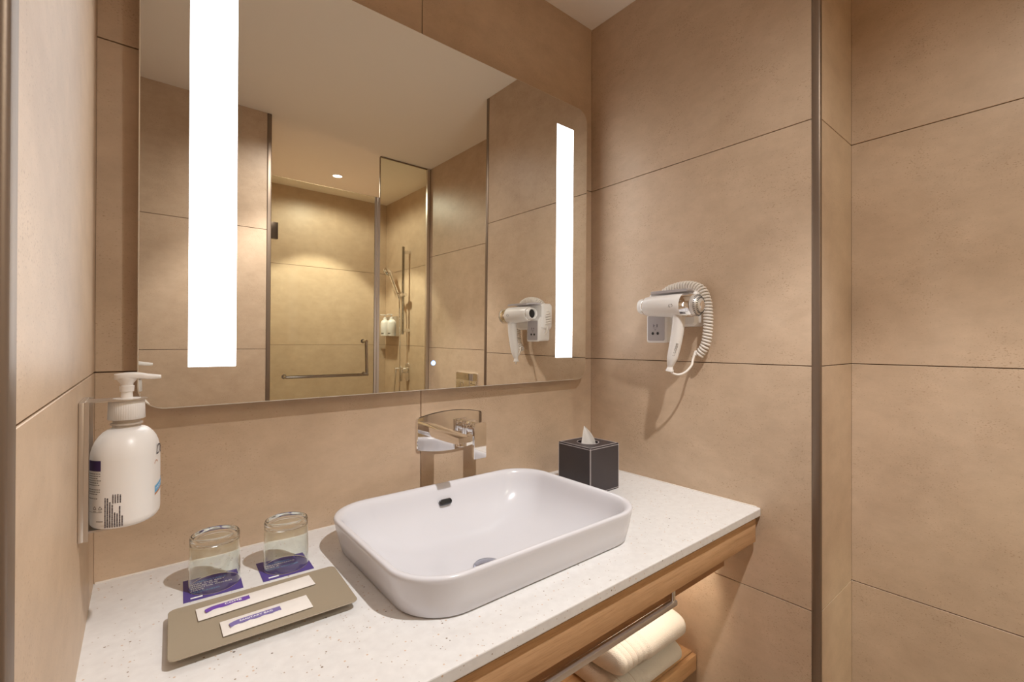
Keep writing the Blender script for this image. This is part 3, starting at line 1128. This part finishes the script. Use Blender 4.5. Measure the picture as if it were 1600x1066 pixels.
def wrap_patch(bm, s0, s1, z0, z1, lift=0.0003, tilt=0.0):
    m = 14
    lo = [bm.verts.new(wrap(s0 + (s1 - s0) * i / m, z0 + tilt * i / m, lift)) for i in range(m + 1)]
    hi = [bm.verts.new(wrap(s0 + (s1 - s0) * i / m, z1 + tilt * i / m, lift)) for i in range(m + 1)]
    for i in range(m):
        bm.faces.new((lo[i], lo[i + 1], hi[i + 1], hi[i]))
SF = arc_at_angle(-30)     # where the front label begins, near the right outline
bm = text_mesh('Dove', 0.021, shear=0.28)
bmesh.ops.subdivide_edges(bm, edges=[e for e in bm.edges if e.calc_length() > 0.002], cuts=2)
bmesh.ops.triangulate(bm, faces=bm.faces[:])
map_bm(bm, lambda a, b, c: wrap(SF + a, 0.0895 + b, 0.0004))
obj('brand_lettering', bm, M['ink_dark'], bot, recalc=False)
bm = bmesh.new()
cx_, cz_ = SF + 0.001, 0.0765
for i in range(16):
    a0, a1 = math.radians(20 + 150 * i / 16), math.radians(20 + 150 * (i + 1) / 16)
    vs = [bm.verts.new(wrap(cx_ + r * math.cos(a), cz_ + r * math.sin(a), 0.0004)) for r, a in ((0.0045, a0), (0.0056, a0), (0.0056, a1), (0.0045, a1))]
    bm.faces.new(vs)
obj('copper_emblem', bm, M['ink_gold'], bot, recalc=False)
bm = bmesh.new()
wrap_patch(bm, SF - 0.003, SF + 0.050, 0.0350, 0.0450, 0.0003, 0.010)
obj('blue_banner', bm, M['ink_cyan'], bot, recalc=False)
bm = bmesh.new()
wrap_patch(bm, SF - 0.003, SF + 0.050, 0.0318, 0.0347, 0.0003, 0.010)
obj('copper_banner_edge', bm, M['ink_gold'], bot, recalc=False)
bm = text_mesh('HAND WASH', 0.0062)
map_bm(bm, lambda a, b, c: wrap(SF - 0.001 + a, 0.0385 + b + 0.19 * a, 0.0006))
obj('banner_lettering', bm, M['ink_white'], bot, recalc=False)
SB = arc_at_angle(-123)    # rear label, near the left outline
bm = bmesh.new()
wrap_patch(bm, SB - 0.022, SB, 0.0795, 0.0935, 0.0003)
obj('violet_block', bm, M['ink_violet'], bot, recalc=False)
rnd = random.Random(4)
bm = bmesh.new()
for i in range(12):
    if i in (6, 10):
        continue
    z = 0.0755 - i * 0.0030
    L_ = rnd.uniform(0.0, 0.006)
    x = SB - 0.022
    while x < SB - L_:
        w_ = rnd.uniform(0.0012, 0.0032)
        wrap_patch(bm, x, min(x + w_, SB - L_ + 0.001), z, z + 0.0011)
        x += w_ + 0.0007
wrap_patch(bm, SB - 0.022, SB + 0.002, 0.0245, 0.0249)
x = SB - 0.006
wrap_patch(bm, SB - 0.006, SB + 0.003, 0.0120, 0.0131)
for cx2 in (SB - 0.0085, SB - 0.0005):      # recycling triangle and open-jar mark
    for k in range(3):
        a0, a1 = math.radians(90 + 120 * k), math.radians(210 + 120 * k)
        p0 = Vector((0.0030 * math.cos(a0), 0.0030 * math.sin(a0)))
        p1 = Vector((0.0030 * math.cos(a1), 0.0030 * math.sin(a1)))
        d_ = (p1 - p0).normalized()
        nn = Vector((-d_.y, d_.x)) * 0.0004
        q0, q1 = p0 + d_ * 0.0004, p1 - d_ * 0.0008
        vs = [bm.verts.new(wrap(cx2 + q.x, 0.0300 + q.y)) for q in (q0 - nn, q1 - nn, q1 + nn, q0 + nn)]
        bm.faces.new(vs)
    wrap_patch(bm, cx2 - 0.0022, cx2 + 0.0022, 0.0256, 0.0263)
obj('small_print', bm, M['ink_grey'], bot, recalc=False)
ST = arc_at_angle(-117)
bm = bmesh.new()
for j, (ln, dz) in enumerate(((0.040, 0), (0.038, 0), (0.034, 0), (0.030, 0), (0.019, 0), (0.018, 0), (0.026, 0), (0.014, 0))):
    z = 0.004
    while z < ln + 0.004:
        w_ = rnd.uniform(0.0006, 0.0016)
        wrap_patch(bm, ST + j * 0.0026, ST + j * 0.0026 + 0.0015, z, z + w_)
        z += w_ + 0.0004
for j in range(4):
    z = 0.036
    while z < 0.047:
        w_ = rnd.uniform(0.0008, 0.0018)
        wrap_patch(bm, ST + 0.0085 + j * 0.0026, ST + 0.0085 + j * 0.0026 + 0.0014, z, z + w_)
        z += w_ + 0.0005
obj('batch_print', bm, M['ink_dark'], bot, recalc=False)

hold = empty('bottle_bracket', (0, -0.25, 1.08), 'steel bracket on the left wall holding the pump bottle', 'bracket')
bm = bmesh.new()
boxr(bm, 0.0003, 0.0060, -0.292, -0.212, 0.9885, 1.1712, 0.001)
kid_bm('wall_plate', bm, M['steel'], hold)
bm = bmesh.new()
for yy in (-0.292, -0.2145):
    boxr(bm, 0.0058, 0.0105, yy, yy + 0.0025, 0.9885, 1.1712)
kid_bm('plate_flanges', bm, M['steel'], hold)
bm = bmesh.new()
n = 40
slab = [(0.004, -0.022), (0.004, 0.022)] + [(BX + 0.024 * math.cos(a), 0.024 * math.sin(a)) for a in (math.radians(110 - 220 * i / 30) for i in range(31))]
loft(bm, [[Vector((x, -0.25 + y, z)) for x, y in slab] for z in (1.1680, 1.1698)])
kid_bm('collar_arm', bm, M['steel'], hold)
bm = bmesh.new()
slab = [(0.004, -0.030), (0.004, 0.030)] + [(BX - 0.004 + 0.024 * math.cos(a), 0.030 * math.sin(a)) for a in (math.radians(90 - 180 * i / 20) for i in range(21))]
loft(bm, [[Vector((x, -0.25 + y, z)) for x, y in slab] for z in (0.9955, 0.9982)])
boxr(bm, 0.004, 0.0065, -0.280, -0.220, 0.9885, 0.9982)
kid_bm('base_ledge', bm, M['steel'], hold)
for z in (1.060, 1.085, 1.155):
    bm = bmesh.new()
    cyl(bm, (0.0055, -0.284, z), (0.0072, -0.284, z), 0.0024, 14)
    kid_bm('screw', bm, M['dark_chrome'], hold)

# ---------------------------------------------------------------- hair dryer and its wall holder
def yzloft(bm, secs):
    """secs: list of (centre, axis, ry, rz) ellipses"""
    rings = []
    for c, ax, r1, r2 in secs:
        a, p, q = basis(ax)
        rings.append([Vector(c) + p * (r1 * math.cos(t)) + q * (r2 * math.sin(t)) for t in (2 * PI * k / 40 for k in range(40))])
    loft(bm, rings)

hd = empty('dryer_holder', (W, -0.34, 1.34), 'pale wall holder with grey shaver socket behind the hair dryer', 'holder')
bm = bmesh.new()
prism(bm, rrect(-0.352, 1.352, 0.080, 0.052, 0.016, 6), lambda a, b, d: Vector((W - d, a, b)), 0.0005, 0.050, 0.006)
kid_bm('cradle_base', bm, M['plastic'], hd)
bm = bmesh.new()
def skirt(d, y0, y1, z0, z1, r=0.007):
    return [Vector((W - d, a, b)) for a, b in rrect((y0 + y1) / 2, (z0 + z1) / 2, (y1 - y0) / 2, (z1 - z0) / 2, r, 5)]
loft(bm, [skirt(0.0005, -0.352, -0.284, 1.256, 1.352), skirt(0.050, -0.350, -0.280, 1.254, 1.352), skirt(0.0630, -0.347, -0.279, 1.2525, 1.340), skirt(0.0650, -0.344, -0.280, 1.2550, 1.337)])
kid_bm('socket_housing', bm, M['plastic'], hd)
bm = bmesh.new()
loft(bm, [skirt(0.0640, -0.3405, -0.2835, 1.2585, 1.334, 0.005), skirt(0.0660, -0.3405, -0.2835, 1.2585, 1.334, 0.005)])
face = kid_bm('socket_face', bm, M['grey_plastic'], hd)
label(face, 'grey shaver socket face')
bm = bmesh.new()
for a, b in ((-0.3010, 1.2805), (-0.3180, 1.2805)):
    cyl(bm, (W - 0.0655, a, b), (W - 0.0666, a, b), 0.0042, 16)
kid_bm('socket_hole', bm, M['black'], hd)
bm = bmesh.new()
def mark(y0, y1, z0, z1, d=0.0663):
    boxr(bm, W - d, W - 0.0655, y0, y1, z0, z1)
mark(-0.3045, -0.3030, 1.2995, 1.3080)
mark(-0.3085, -0.3045, 1.3030, 1.3045)
mark(-0.3168, -0.3145, 1.2995, 1.3080)
mark(-0.3170, -0.3020, 1.2965, 1.2972)
mark(-0.3120, -0.3105, 1.2900, 1.2925)
mark(-0.3085, -0.3070, 1.2900, 1.2925)
kid_bm('socket_mark', bm, M['ink_dark'], hd)
bm = bmesh.new()
top = []
for k in range(9):
    t = k / 8
    d = 0.045 + 0.052 * t
    zz = 1.3990 + 0.0035 * math.sin(PI * t)
    top.append([Vector((W - d, a, zz + b)) for a, b in rrect(-0.352 - 0.020 * t, 0, 0.072 - 0.014 * t, 0.0036, 0.003, 4)])
loft(bm, top)
kid_bm('upper_lip', bm, M['grey_plastic'], hd)

dr = empty('hair_dryer', (W - 0.09, -0.38, 1.30), 'white hair dryer with chrome rear grille and coiled cord', 'hair dryer')
DX = W - 0.094
def ax(t):      # axis from nozzle mouth (0) to rear (1)
    return Vector((DX + 0.004 * t, -0.279 - 0.196 * t, 1.3610 - 0.0065 * t))
AX = (ax(1) - ax(0)).normalized()
def rev(name, prof, mat, parent=None, smooth=40, capa=True, capb=True):
    bm = bmesh.new()
    lathe(bm, [(t * 0.1962, r) for t, r in prof], ax(0), AX, 48, capa, capb)
    o = obj(name, bm, mat, None, smooth=smooth)
    o.parent = parent or dr
    o.matrix_parent_inverse = Matrix.Translation(dr.location).inverted()
    return o
rev('nozzle', [(0.055, 0.0165), (0.012, 0.0175), (0.0, 0.0195), (-0.004, 0.0212), (0.010, 0.0222), (0.060, 0.0240), (0.085, 0.0248), (0.095, 0.0235)], M['plastic'], capa=False)
rev('nozzle_mouth', [(0.045, 0.0175), (0.052, 0.0172)], M['black'])
rev('nozzle_ring', [(0.080, 0.0252), (0.084, 0.0256), (0.096, 0.0256), (0.100, 0.0252)], M['chrome'])
rev('body_shell', [(0.098, 0.0240), (0.102, 0.0268), (0.14, 0.0284), (0.30, 0.0303), (0.50, 0.0322), (0.62, 0.0332), (0.715, 0.0334), (0.722, 0.0325)], M['plastic'])
ring_ = rev('rear_ring', [(0.715, 0.0325), (0.718, 0.0332), (0.79, 0.0328), (0.85, 0.0315), (0.865, 0.0300), (0.866, 0.027)], M['chrome'])
label(ring_, 'mirror chrome ring at the rear')
gr = rev('rear_grille', [(0.84, 0.0300), (0.875, 0.0302), (0.915, 0.0285), (0.945, 0.0245), (0.968, 0.0180), (0.978, 0.0125), (0.980, 0.002)], M['silver'])
bm = bmesh.new()
a_, p_, q_ = basis(AX)
for rr_, tt in ((0.0278, 0.9240), (0.0218, 0.9585)):
    cnt = 30 if rr_ > 0.024 else 24
    for k in range(cnt):
        an = 2 * PI * k / cnt
        c = ax(tt) + p_ * (rr_ * math.cos(an)) + q_ * (rr_ * math.sin(an))
        rad = (p_ * math.cos(an) + q_ * math.sin(an))
        dirv = (rad * 0.62 - AX * 0.35).normalized() if True else rad
        tube(bm, [c - dirv * 0.0026 + AX * 0.0006, c + dirv * 0.0026 + AX * 0.0006], 0.0008, 5)
o = obj('grille_slots', bm, M['black'], None)
o['kind'] = 'stuff'
o.parent = dr
o.matrix_parent_inverse = Matrix.Translation(dr.location).inverted()
rev('grille_cap', [(0.965, 0.0125), (0.984, 0.0118), (0.988, 0.0100), (0.989, 0.001)], M['chrome'])
bm = bmesh.new()
hp = spline([(DX, -0.405, 1.345), (DX, -0.4035, 1.310), (DX, -0.3975, 1.270), (DX, -0.3890, 1.230), (DX, -0.3810, 1.200), (DX, -0.3765, 1.1835)], 6)
rad = []
for i in range(len(hp)):
    t = i / (len(hp) - 1)
    r = 0.0185 - 0.004 * t + 0.0015 * math.sin(PI * min(1, t * 1.2))
    if t > 0.72:
        r -= 0.0062 * ((t - 0.72) / 0.28)
    rad.append(r)
tube(bm, hp, 0.016, 28, rad, flat=0.88)
kid_bm('handle', bm, M['plastic'], dr, smooth=60)
bm = bmesh.new()
lathe(bm, [(0, 0.0078), (0.006, 0.0085), (0.013, 0.0115), (0.0145, 0.0112), (0.015, 0.006)], (DX, -0.3770, 1.1855), (0, 0.12, -1), 28)
kid_bm('strain_relief', bm, M['plastic'], dr)
# small switch marks up the side of the handle
bm = bmesh.new()
fwd = Vector((-0.80, -0.60, 0)).normalized()
for k in range(5):
    c = Vector((DX, -0.386 - 0.0028 * k, 1.219 + 0.0072 * k)) + fwd * 0.0150
    side = Vector((-fwd.y, fwd.x, 0))
    for s0, s1, z0, z1 in ((-0.003, 0.003, -0.0026, -0.0021), (-0.003, 0.003, 0.0021, 0.0026), (-0.003, -0.0025, -0.0026, 0.0026), (0.0025, 0.003, -0.0026, 0.0026)):
        vs = []
        for d_ in (0.0, 0.0012):
            vs.append([c + side * s_ + Vector((0, 0, z_)) + fwd * d_ for s_, z_ in ((s0, z0), (s1, z0), (s1, z1), (s0, z1))])
        loft(bm, vs)
kid_bm('switch_marks', bm, M['ink_grey'], dr, smooth=None)
bm = bmesh.new()
cc = ax(0.60)
for k in range(2):
    pts = []
    for i in range(9):
        a = math.radians(60 + 190 * i / 8 + 180 * k)
        off = 0.0022 * (1 if k else -1)
        yy, zz = cc.y + off + 0.0032 * math.cos(a), cc.z - 0.001 + 0.0042 * math.sin(a)
        rr_ = 0.0332
        dz = zz - cc.z
        xx = DX + 0.0024 - math.sqrt(rr_ ** 2 - dz ** 2)
        pts.append((xx - 0.0001, yy, zz))
    tube(bm, pts, 0.00045, 5)
kid_bm('swirl_emblem', bm, M['ink_dark'], dr)
# coiled cord
CX = W - 0.021
path = spline([(CX, -0.2700, 1.322), (CX, -0.2760, 1.358), (CX, -0.2960, 1.388), (CX, -0.3180, 1.4080), (CX, -0.348, 1.4185), (CX, -0.392, 1.4210), (CX, -0.430, 1.4060),
               (CX - 0.002, -0.4475, 1.3730), (CX - 0.003, -0.4530, 1.3300), (CX - 0.003, -0.4515, 1.2850), (CX - 0.003, -0.4450, 1.2480), (CX - 0.003, -0.4300, 1.2230), (CX - 0.003, -0.4230, 1.2150)], 24)
cum = [0.0]
for a, b in zip(path, path[1:]):
    cum.append(cum[-1] + (b - a).length)
total = cum[-1]
pitch = 0.0088
steps = int(total / pitch * 14)
helix = []
X_ = Vector((-1, 0, 0))
j = 0
for i in range(steps + 1):
    s_ = total * i / steps
    while j < len(cum) - 2 and cum[j + 1] < s_:
        j += 1
    t = (s_ - cum[j]) / max(1e-9, cum[j + 1] - cum[j])
    c = path[j].lerp(path[j + 1], t)
    tg = (path[j + 1] - path[j]).normalized()
    nn = tg.cross(X_).normalized()
    an = 2 * PI * s_ / pitch
    rr_ = 0.0106
    helix.append(c + nn * (rr_ * math.cos(an)) + X_ * (rr_ * math.sin(an)))
bm = bmesh.new()
tube(bm, helix, 0.0034, 7)
kid_bm('coiled_cord', bm, M['cord'], dr, smooth=80)
bm = bmesh.new()
tube(bm, spline([tuple(helix[-1]), (CX - 0.010, -0.4190, 1.2280), (CX - 0.020, -0.4165, 1.2050), (CX - 0.030, -0.4180, 1.1880), (CX - 0.045, -0.4090, 1.1700), (CX - 0.058, -0.3960, 1.1620),
                 (CX - 0.068, -0.3840, 1.1650), (DX, -0.3775, 1.1750)], 8), 0.0031, 10)
kid_bm('cord_loop', bm, M['cord'], dr, smooth=80)
bm = bmesh.new()
tube(bm, spline([tuple(helix[0]), (CX - 0.004, -0.2710, 1.3080), (CX - 0.006, -0.2735, 1.2900), (CX - 0.006, -0.2880, 1.2800)], 8), 0.0031, 10)
kid_bm('cord_lead', bm, M['cord'], dr, smooth=80)

# ---------------------------------------------------------------- shower, seen in the mirror
def pane(name, text, cat, x0, x1, z0, z1):
    root = empty(name, ((x0 + x1) / 2, -YG, z0), text, cat)
    kid('glass_sheet', M['pane'], root, x0, x1, -YG - 0.004, -YG + 0.004, z0, z1)
    return root
door = pane('shower_door', 'frameless clear glass shower door with towel bar handle', 'shower door', 0.602, 1.206, 0.012, 2.128)
kid('door_seal', M['seal'], door, 1.206, 1.219, -YG - 0.006, -YG + 0.006, 0.012, 2.128)
for z0, z1 in ((1.787, 1.876), (0.25, 0.34)):
    kid('hinge', M['hinge'], door, 0.597, 0.658, -YG - 0.012, -YG + 0.012, z0, z1, 0.001)
bm = bmesh.new()
yb = -YG + 0.058
tube(bm, [(0.690, yb, 1.040), (1.140, yb, 1.037)], 0.0085, 16)
for x, z in ((0.694, 1.040), (1.140, 1.037), (1.134, 1.236)):
    cyl(bm, (x, -YG + 0.004, z), (x, yb + 0.007, z), 0.0085, 16)
    cyl(bm, (x, -YG + 0.004, z), (x, -YG + 0.009, z), 0.013, 20)
tube(bm, [(1.140, yb, 1.037), (1.134, yb, 1.236)], 0.0085, 16)
label(kid_bm('pull_handle', bm, M['dark_reflection_metal'], door), 'L-shaped chrome pull handle and towel bar')
fp = pane('glass_screen', 'fixed clear glass shower panel reaching the ceiling', 'glass panel', 1.238, XR - 0.006, 0.002, ZH - 0.001)
kid('panel_channel', M['steel'], fp, XR - 0.024, XR - 0.0045, -YG - 0.009, -YG + 0.009, 0.002, ZH - 0.001)
kid('top_channel', M['bronze'], fp, 1.238, XR - 0.024, -YG - 0.005, -YG + 0.005, ZH - 0.007, ZH - 0.001)
kid('panel_edge_seal', M['seal'], fp, 1.224, 1.238, -YG - 0.006, -YG + 0.006, 0.002, 2.128)
kid('panel_edge', M['bronze'], fp, 1.2345, 1.2385, -YG - 0.0045, -YG + 0.0045, 2.128, ZH - 0.007)

dl = empty('downlight', (1.156, -2.24, ZH), 'small round recessed ceiling downlight in the shower', 'downlight')
bm = bmesh.new()
lathe(bm, [(-0.0002, 0.030), (0.0015, 0.030)], (0, 0, -0.0016), n=36)
obj('lamp_face', bm, M['lamp_face'], dl)
bm = bmesh.new()
lathe(bm, [(0.0, 0.0375), (-0.003, 0.0365), (-0.0035, 0.031), (-0.001, 0.0302)], (0, 0, -0.0), n=36, cap0=False, cap1=False)
obj('lamp_rim', bm, M['ceiling'], dl, smooth=60)

# riser rail with slider
RXX = XS - 0.055
RYY = -2.262
rl = empty('riser_rail', (XS, RYY, 1.3), 'vertical chrome riser rail on the shower wall', 'shower rail')
bm = bmesh.new()
cyl(bm, (RXX, RYY, 1.285), (RXX, RYY, 1.965), 0.0105, 20, bev=0.001)
kid_bm('rail_tube', bm, M['dark_reflection_metal'], rl)
for z in (1.315, 1.925):
    bm = bmesh.new()
    box(bm, ((XS + RXX) / 2 + 0.004, RYY, z), (0.060, 0.030, 0.024), 0.004)
    kid_bm('wall_bracket', bm, M['chrome'], rl)
bm = bmesh.new()
box(bm, (RXX, RYY, 1.592), (0.034, 0.044, 0.034), 0.010, 3)
cyl(bm, (RXX, RYY - 0.02, 1.592), (RXX - 0.012, RYY - 0.050, 1.600), 0.012, 18)
cyl(bm, (RXX, RYY + 0.02, 1.592), (RXX, RYY + 0.042, 1.592), 0.015, 18, bev=0.002)
kid_bm('slider', bm, M['chrome'], rl)
hs = empty('hand_shower', (RXX - 0.012, RYY - 0.05, 1.6), 'chrome hand shower resting in the rail slider', 'hand shower')
bm = bmesh.new()
h0 = Vector((RXX - 0.010, RYY - 0.048, 1.568))
h1 = Vector((RXX - 0.030, RYY - 0.170, 1.768))
tube(bm, spline([h0, h0.lerp(h1, 0.4), h0.lerp(h1, 0.8), h1, h1 + Vector((0, -0.02, 0.012))], 6), 0.012, 18,
     [0.0095 + 0.004 * (i / 24) for i in range(25)])
kid_bm('shower_handle', bm, M['chrome'], hs)
bm = bmesh.new()
lathe(bm, [(-0.016, 0.012), (-0.010, 0.030), (0.0, 0.042), (0.010, 0.044), (0.014, 0.041)], h1 + Vector((-0.003, -0.020, 0.022)), (-0.25, -0.72, -0.62), 32)
kid_bm('shower_head', bm, M['chrome'], hs)
bm = bmesh.new()
lathe(bm, [(0.013, 0.038), (0.0155, 0.036)], h1 + Vector((-0.003, -0.020, 0.022)), (-0.25, -0.72, -0.62), 32)
kid_bm('spray_face', bm, M['plastic'], hs)
bm = bmesh.new()
tube(bm, spline([h0 + Vector((0, 0.004, 0)), (RXX - 0.012, RYY - 0.036, 1.50), (RXX - 0.012, RYY - 0.024, 1.30), (RXX - 0.01, RYY - 0.02, 1.0), (RXX - 0.008, RYY - 0.035, 0.62),
                 (RXX, RYY - 0.085, 0.46), (RXX, RYY - 0.135, 0.60), (RXX + 0.004, RYY - 0.143, 0.80), (XS - 0.042, RYY - 0.140, 0.985)], 12), 0.0065, 12)
kid_bm('shower_hose', bm, M['chrome'], hs, smooth=80)
ou = empty('hose_outlet', (XS, RYY - 0.14, 1.0), 'round chrome hose outlet elbow left of the mixer', 'water outlet')
bm = bmesh.new()
cyl(bm, (XS - 0.0003, RYY - 0.14, 1.005), (XS - 0.010, RYY - 0.14, 1.005), 0.026, 28, bev=0.002)
cyl(bm, (XS - 0.010, RYY - 0.14, 1.005), (XS - 0.052, RYY - 0.14, 1.005), 0.012, 20, bev=0.002)
cyl(bm, (XS - 0.042, RYY - 0.14, 1.006), (XS - 0.042, RYY - 0.14, 0.975), 0.010, 20, bev=0.001)
kid_bm('elbow', bm, M['chrome'], ou)
mx_ = empty('shower_mixer', (XS, -2.275, 1.0), 'chrome single lever shower mixer on an oval plate', 'shower mixer')
bm = bmesh.new()
prism(bm, rrect(-2.275, 0.990, 0.032, 0.073, 0.030, 10), lambda a, b, d: Vector((XS - d, a, b)), 0.0003, 0.009, 0.002)
kid_bm('mixer_plate', bm, M['chrome'], mx_)
bm = bmesh.new()
cyl(bm, (XS - 0.008, -2.275, 1.003), (XS - 0.050, -2.275, 1.003), 0.023, 28, bev=0.003)
kid_bm('mixer_body', bm, M['chrome'], mx_)
bm = bmesh.new()
box(bm, (XS - 0.055, -2.275, 0.965), (0.012, 0.030, 0.095), 0.004)
kid_bm('mixer_lever', bm, M['chrome'], mx_)

# two pump bottles in a steel rack
rk = empty('bottle_rack', (XS, -2.5, 1.35), 'steel wall rack behind two white shower bottles', 'rack')
kid('rack_plate', M['steel'], rk, XS - 0.004, XS - 0.0004, -2.660, -2.430, 1.270, 1.435, 0.001)
kid('rack_side', M['steel'], rk, XS - 0.030, XS - 0.004, -2.4325, -2.430, 1.270, 1.432)
kid('rack_floor', M['steel'], rk, XS - 0.088, XS - 0.004, -2.660, -2.4325, 1.270, 1.273)
def small_bottle(y, text):
    root = empty('shower_bottle', (XS - 0.046, y, 1.2735), text, 'bottle', 'white bottles in the shower rack')
    bm = bmesh.new()
    lathe(bm, [(0, 0.032), (0.004, 0.036), (0.105, 0.036), (0.118, 0.032), (0.130, 0.020), (0.134, 0.013)], n=32)
    obj('bottle_body', bm, M['bottle'], root, smooth=50)
    bm = bmesh.new()
    lathe(bm, [(0.133, 0.016), (0.150, 0.015), (0.151, 0.005), (0.168, 0.005), (0.169, 0.012), (0.174, 0.012)], n=24)
    box(bm, (-0.018, 0, 0.172), (0.045, 0.014, 0.007), 0.002)
    obj('pump', bm, M['plastic'], root, smooth=40)
    bm = bmesh.new()
    for i in range(12):
        a0, a1 = math.radians(130 + 40 * i / 12), math.radians(130 + 40 * (i + 1) / 12)
        vs = [bm.verts.new((0.0363 * math.cos(a), 0.0363 * math.sin(a), z)) for a, z in ((a0, 0.012), (a1, 0.012), (a1, 0.024), (a0, 0.024))]
        bm.faces.new(vs)
    obj('dark_label', bm, M['ink_grey'], root, recalc=False)
small_bottle(-2.6050, 'white shower bottle farther from the riser rail')
small_bottle(-2.4800, 'white shower bottle nearer the riser rail')

# flush plate on the recessed wall
fl = empty('flush_plate', (XR, -1.236, 1.0), 'polished dual flush plate on the recessed right wall', 'flush plate')
bm = bmesh.new()
prism(bm, rrect(-1.235, 0.982, 0.111, 0.074, 0.006, 4), lambda a, b, d: Vector((XR - d, a, b)), 0.0003, 0.010, 0.002)
kid_bm('plate', bm, M['chrome'], fl)
for y0, y1, zz0, zz1 in ((-1.337, -1.262, 0.918, 1.012), (-1.257, -1.133, 0.918, 1.012)):
    bm = bmesh.new()
    boxr(bm, XR - 0.014, XR - 0.0095, y0, y1, zz0, zz1, 0.0015)
    kid_bm('flush_button', bm, M['chrome'], fl)
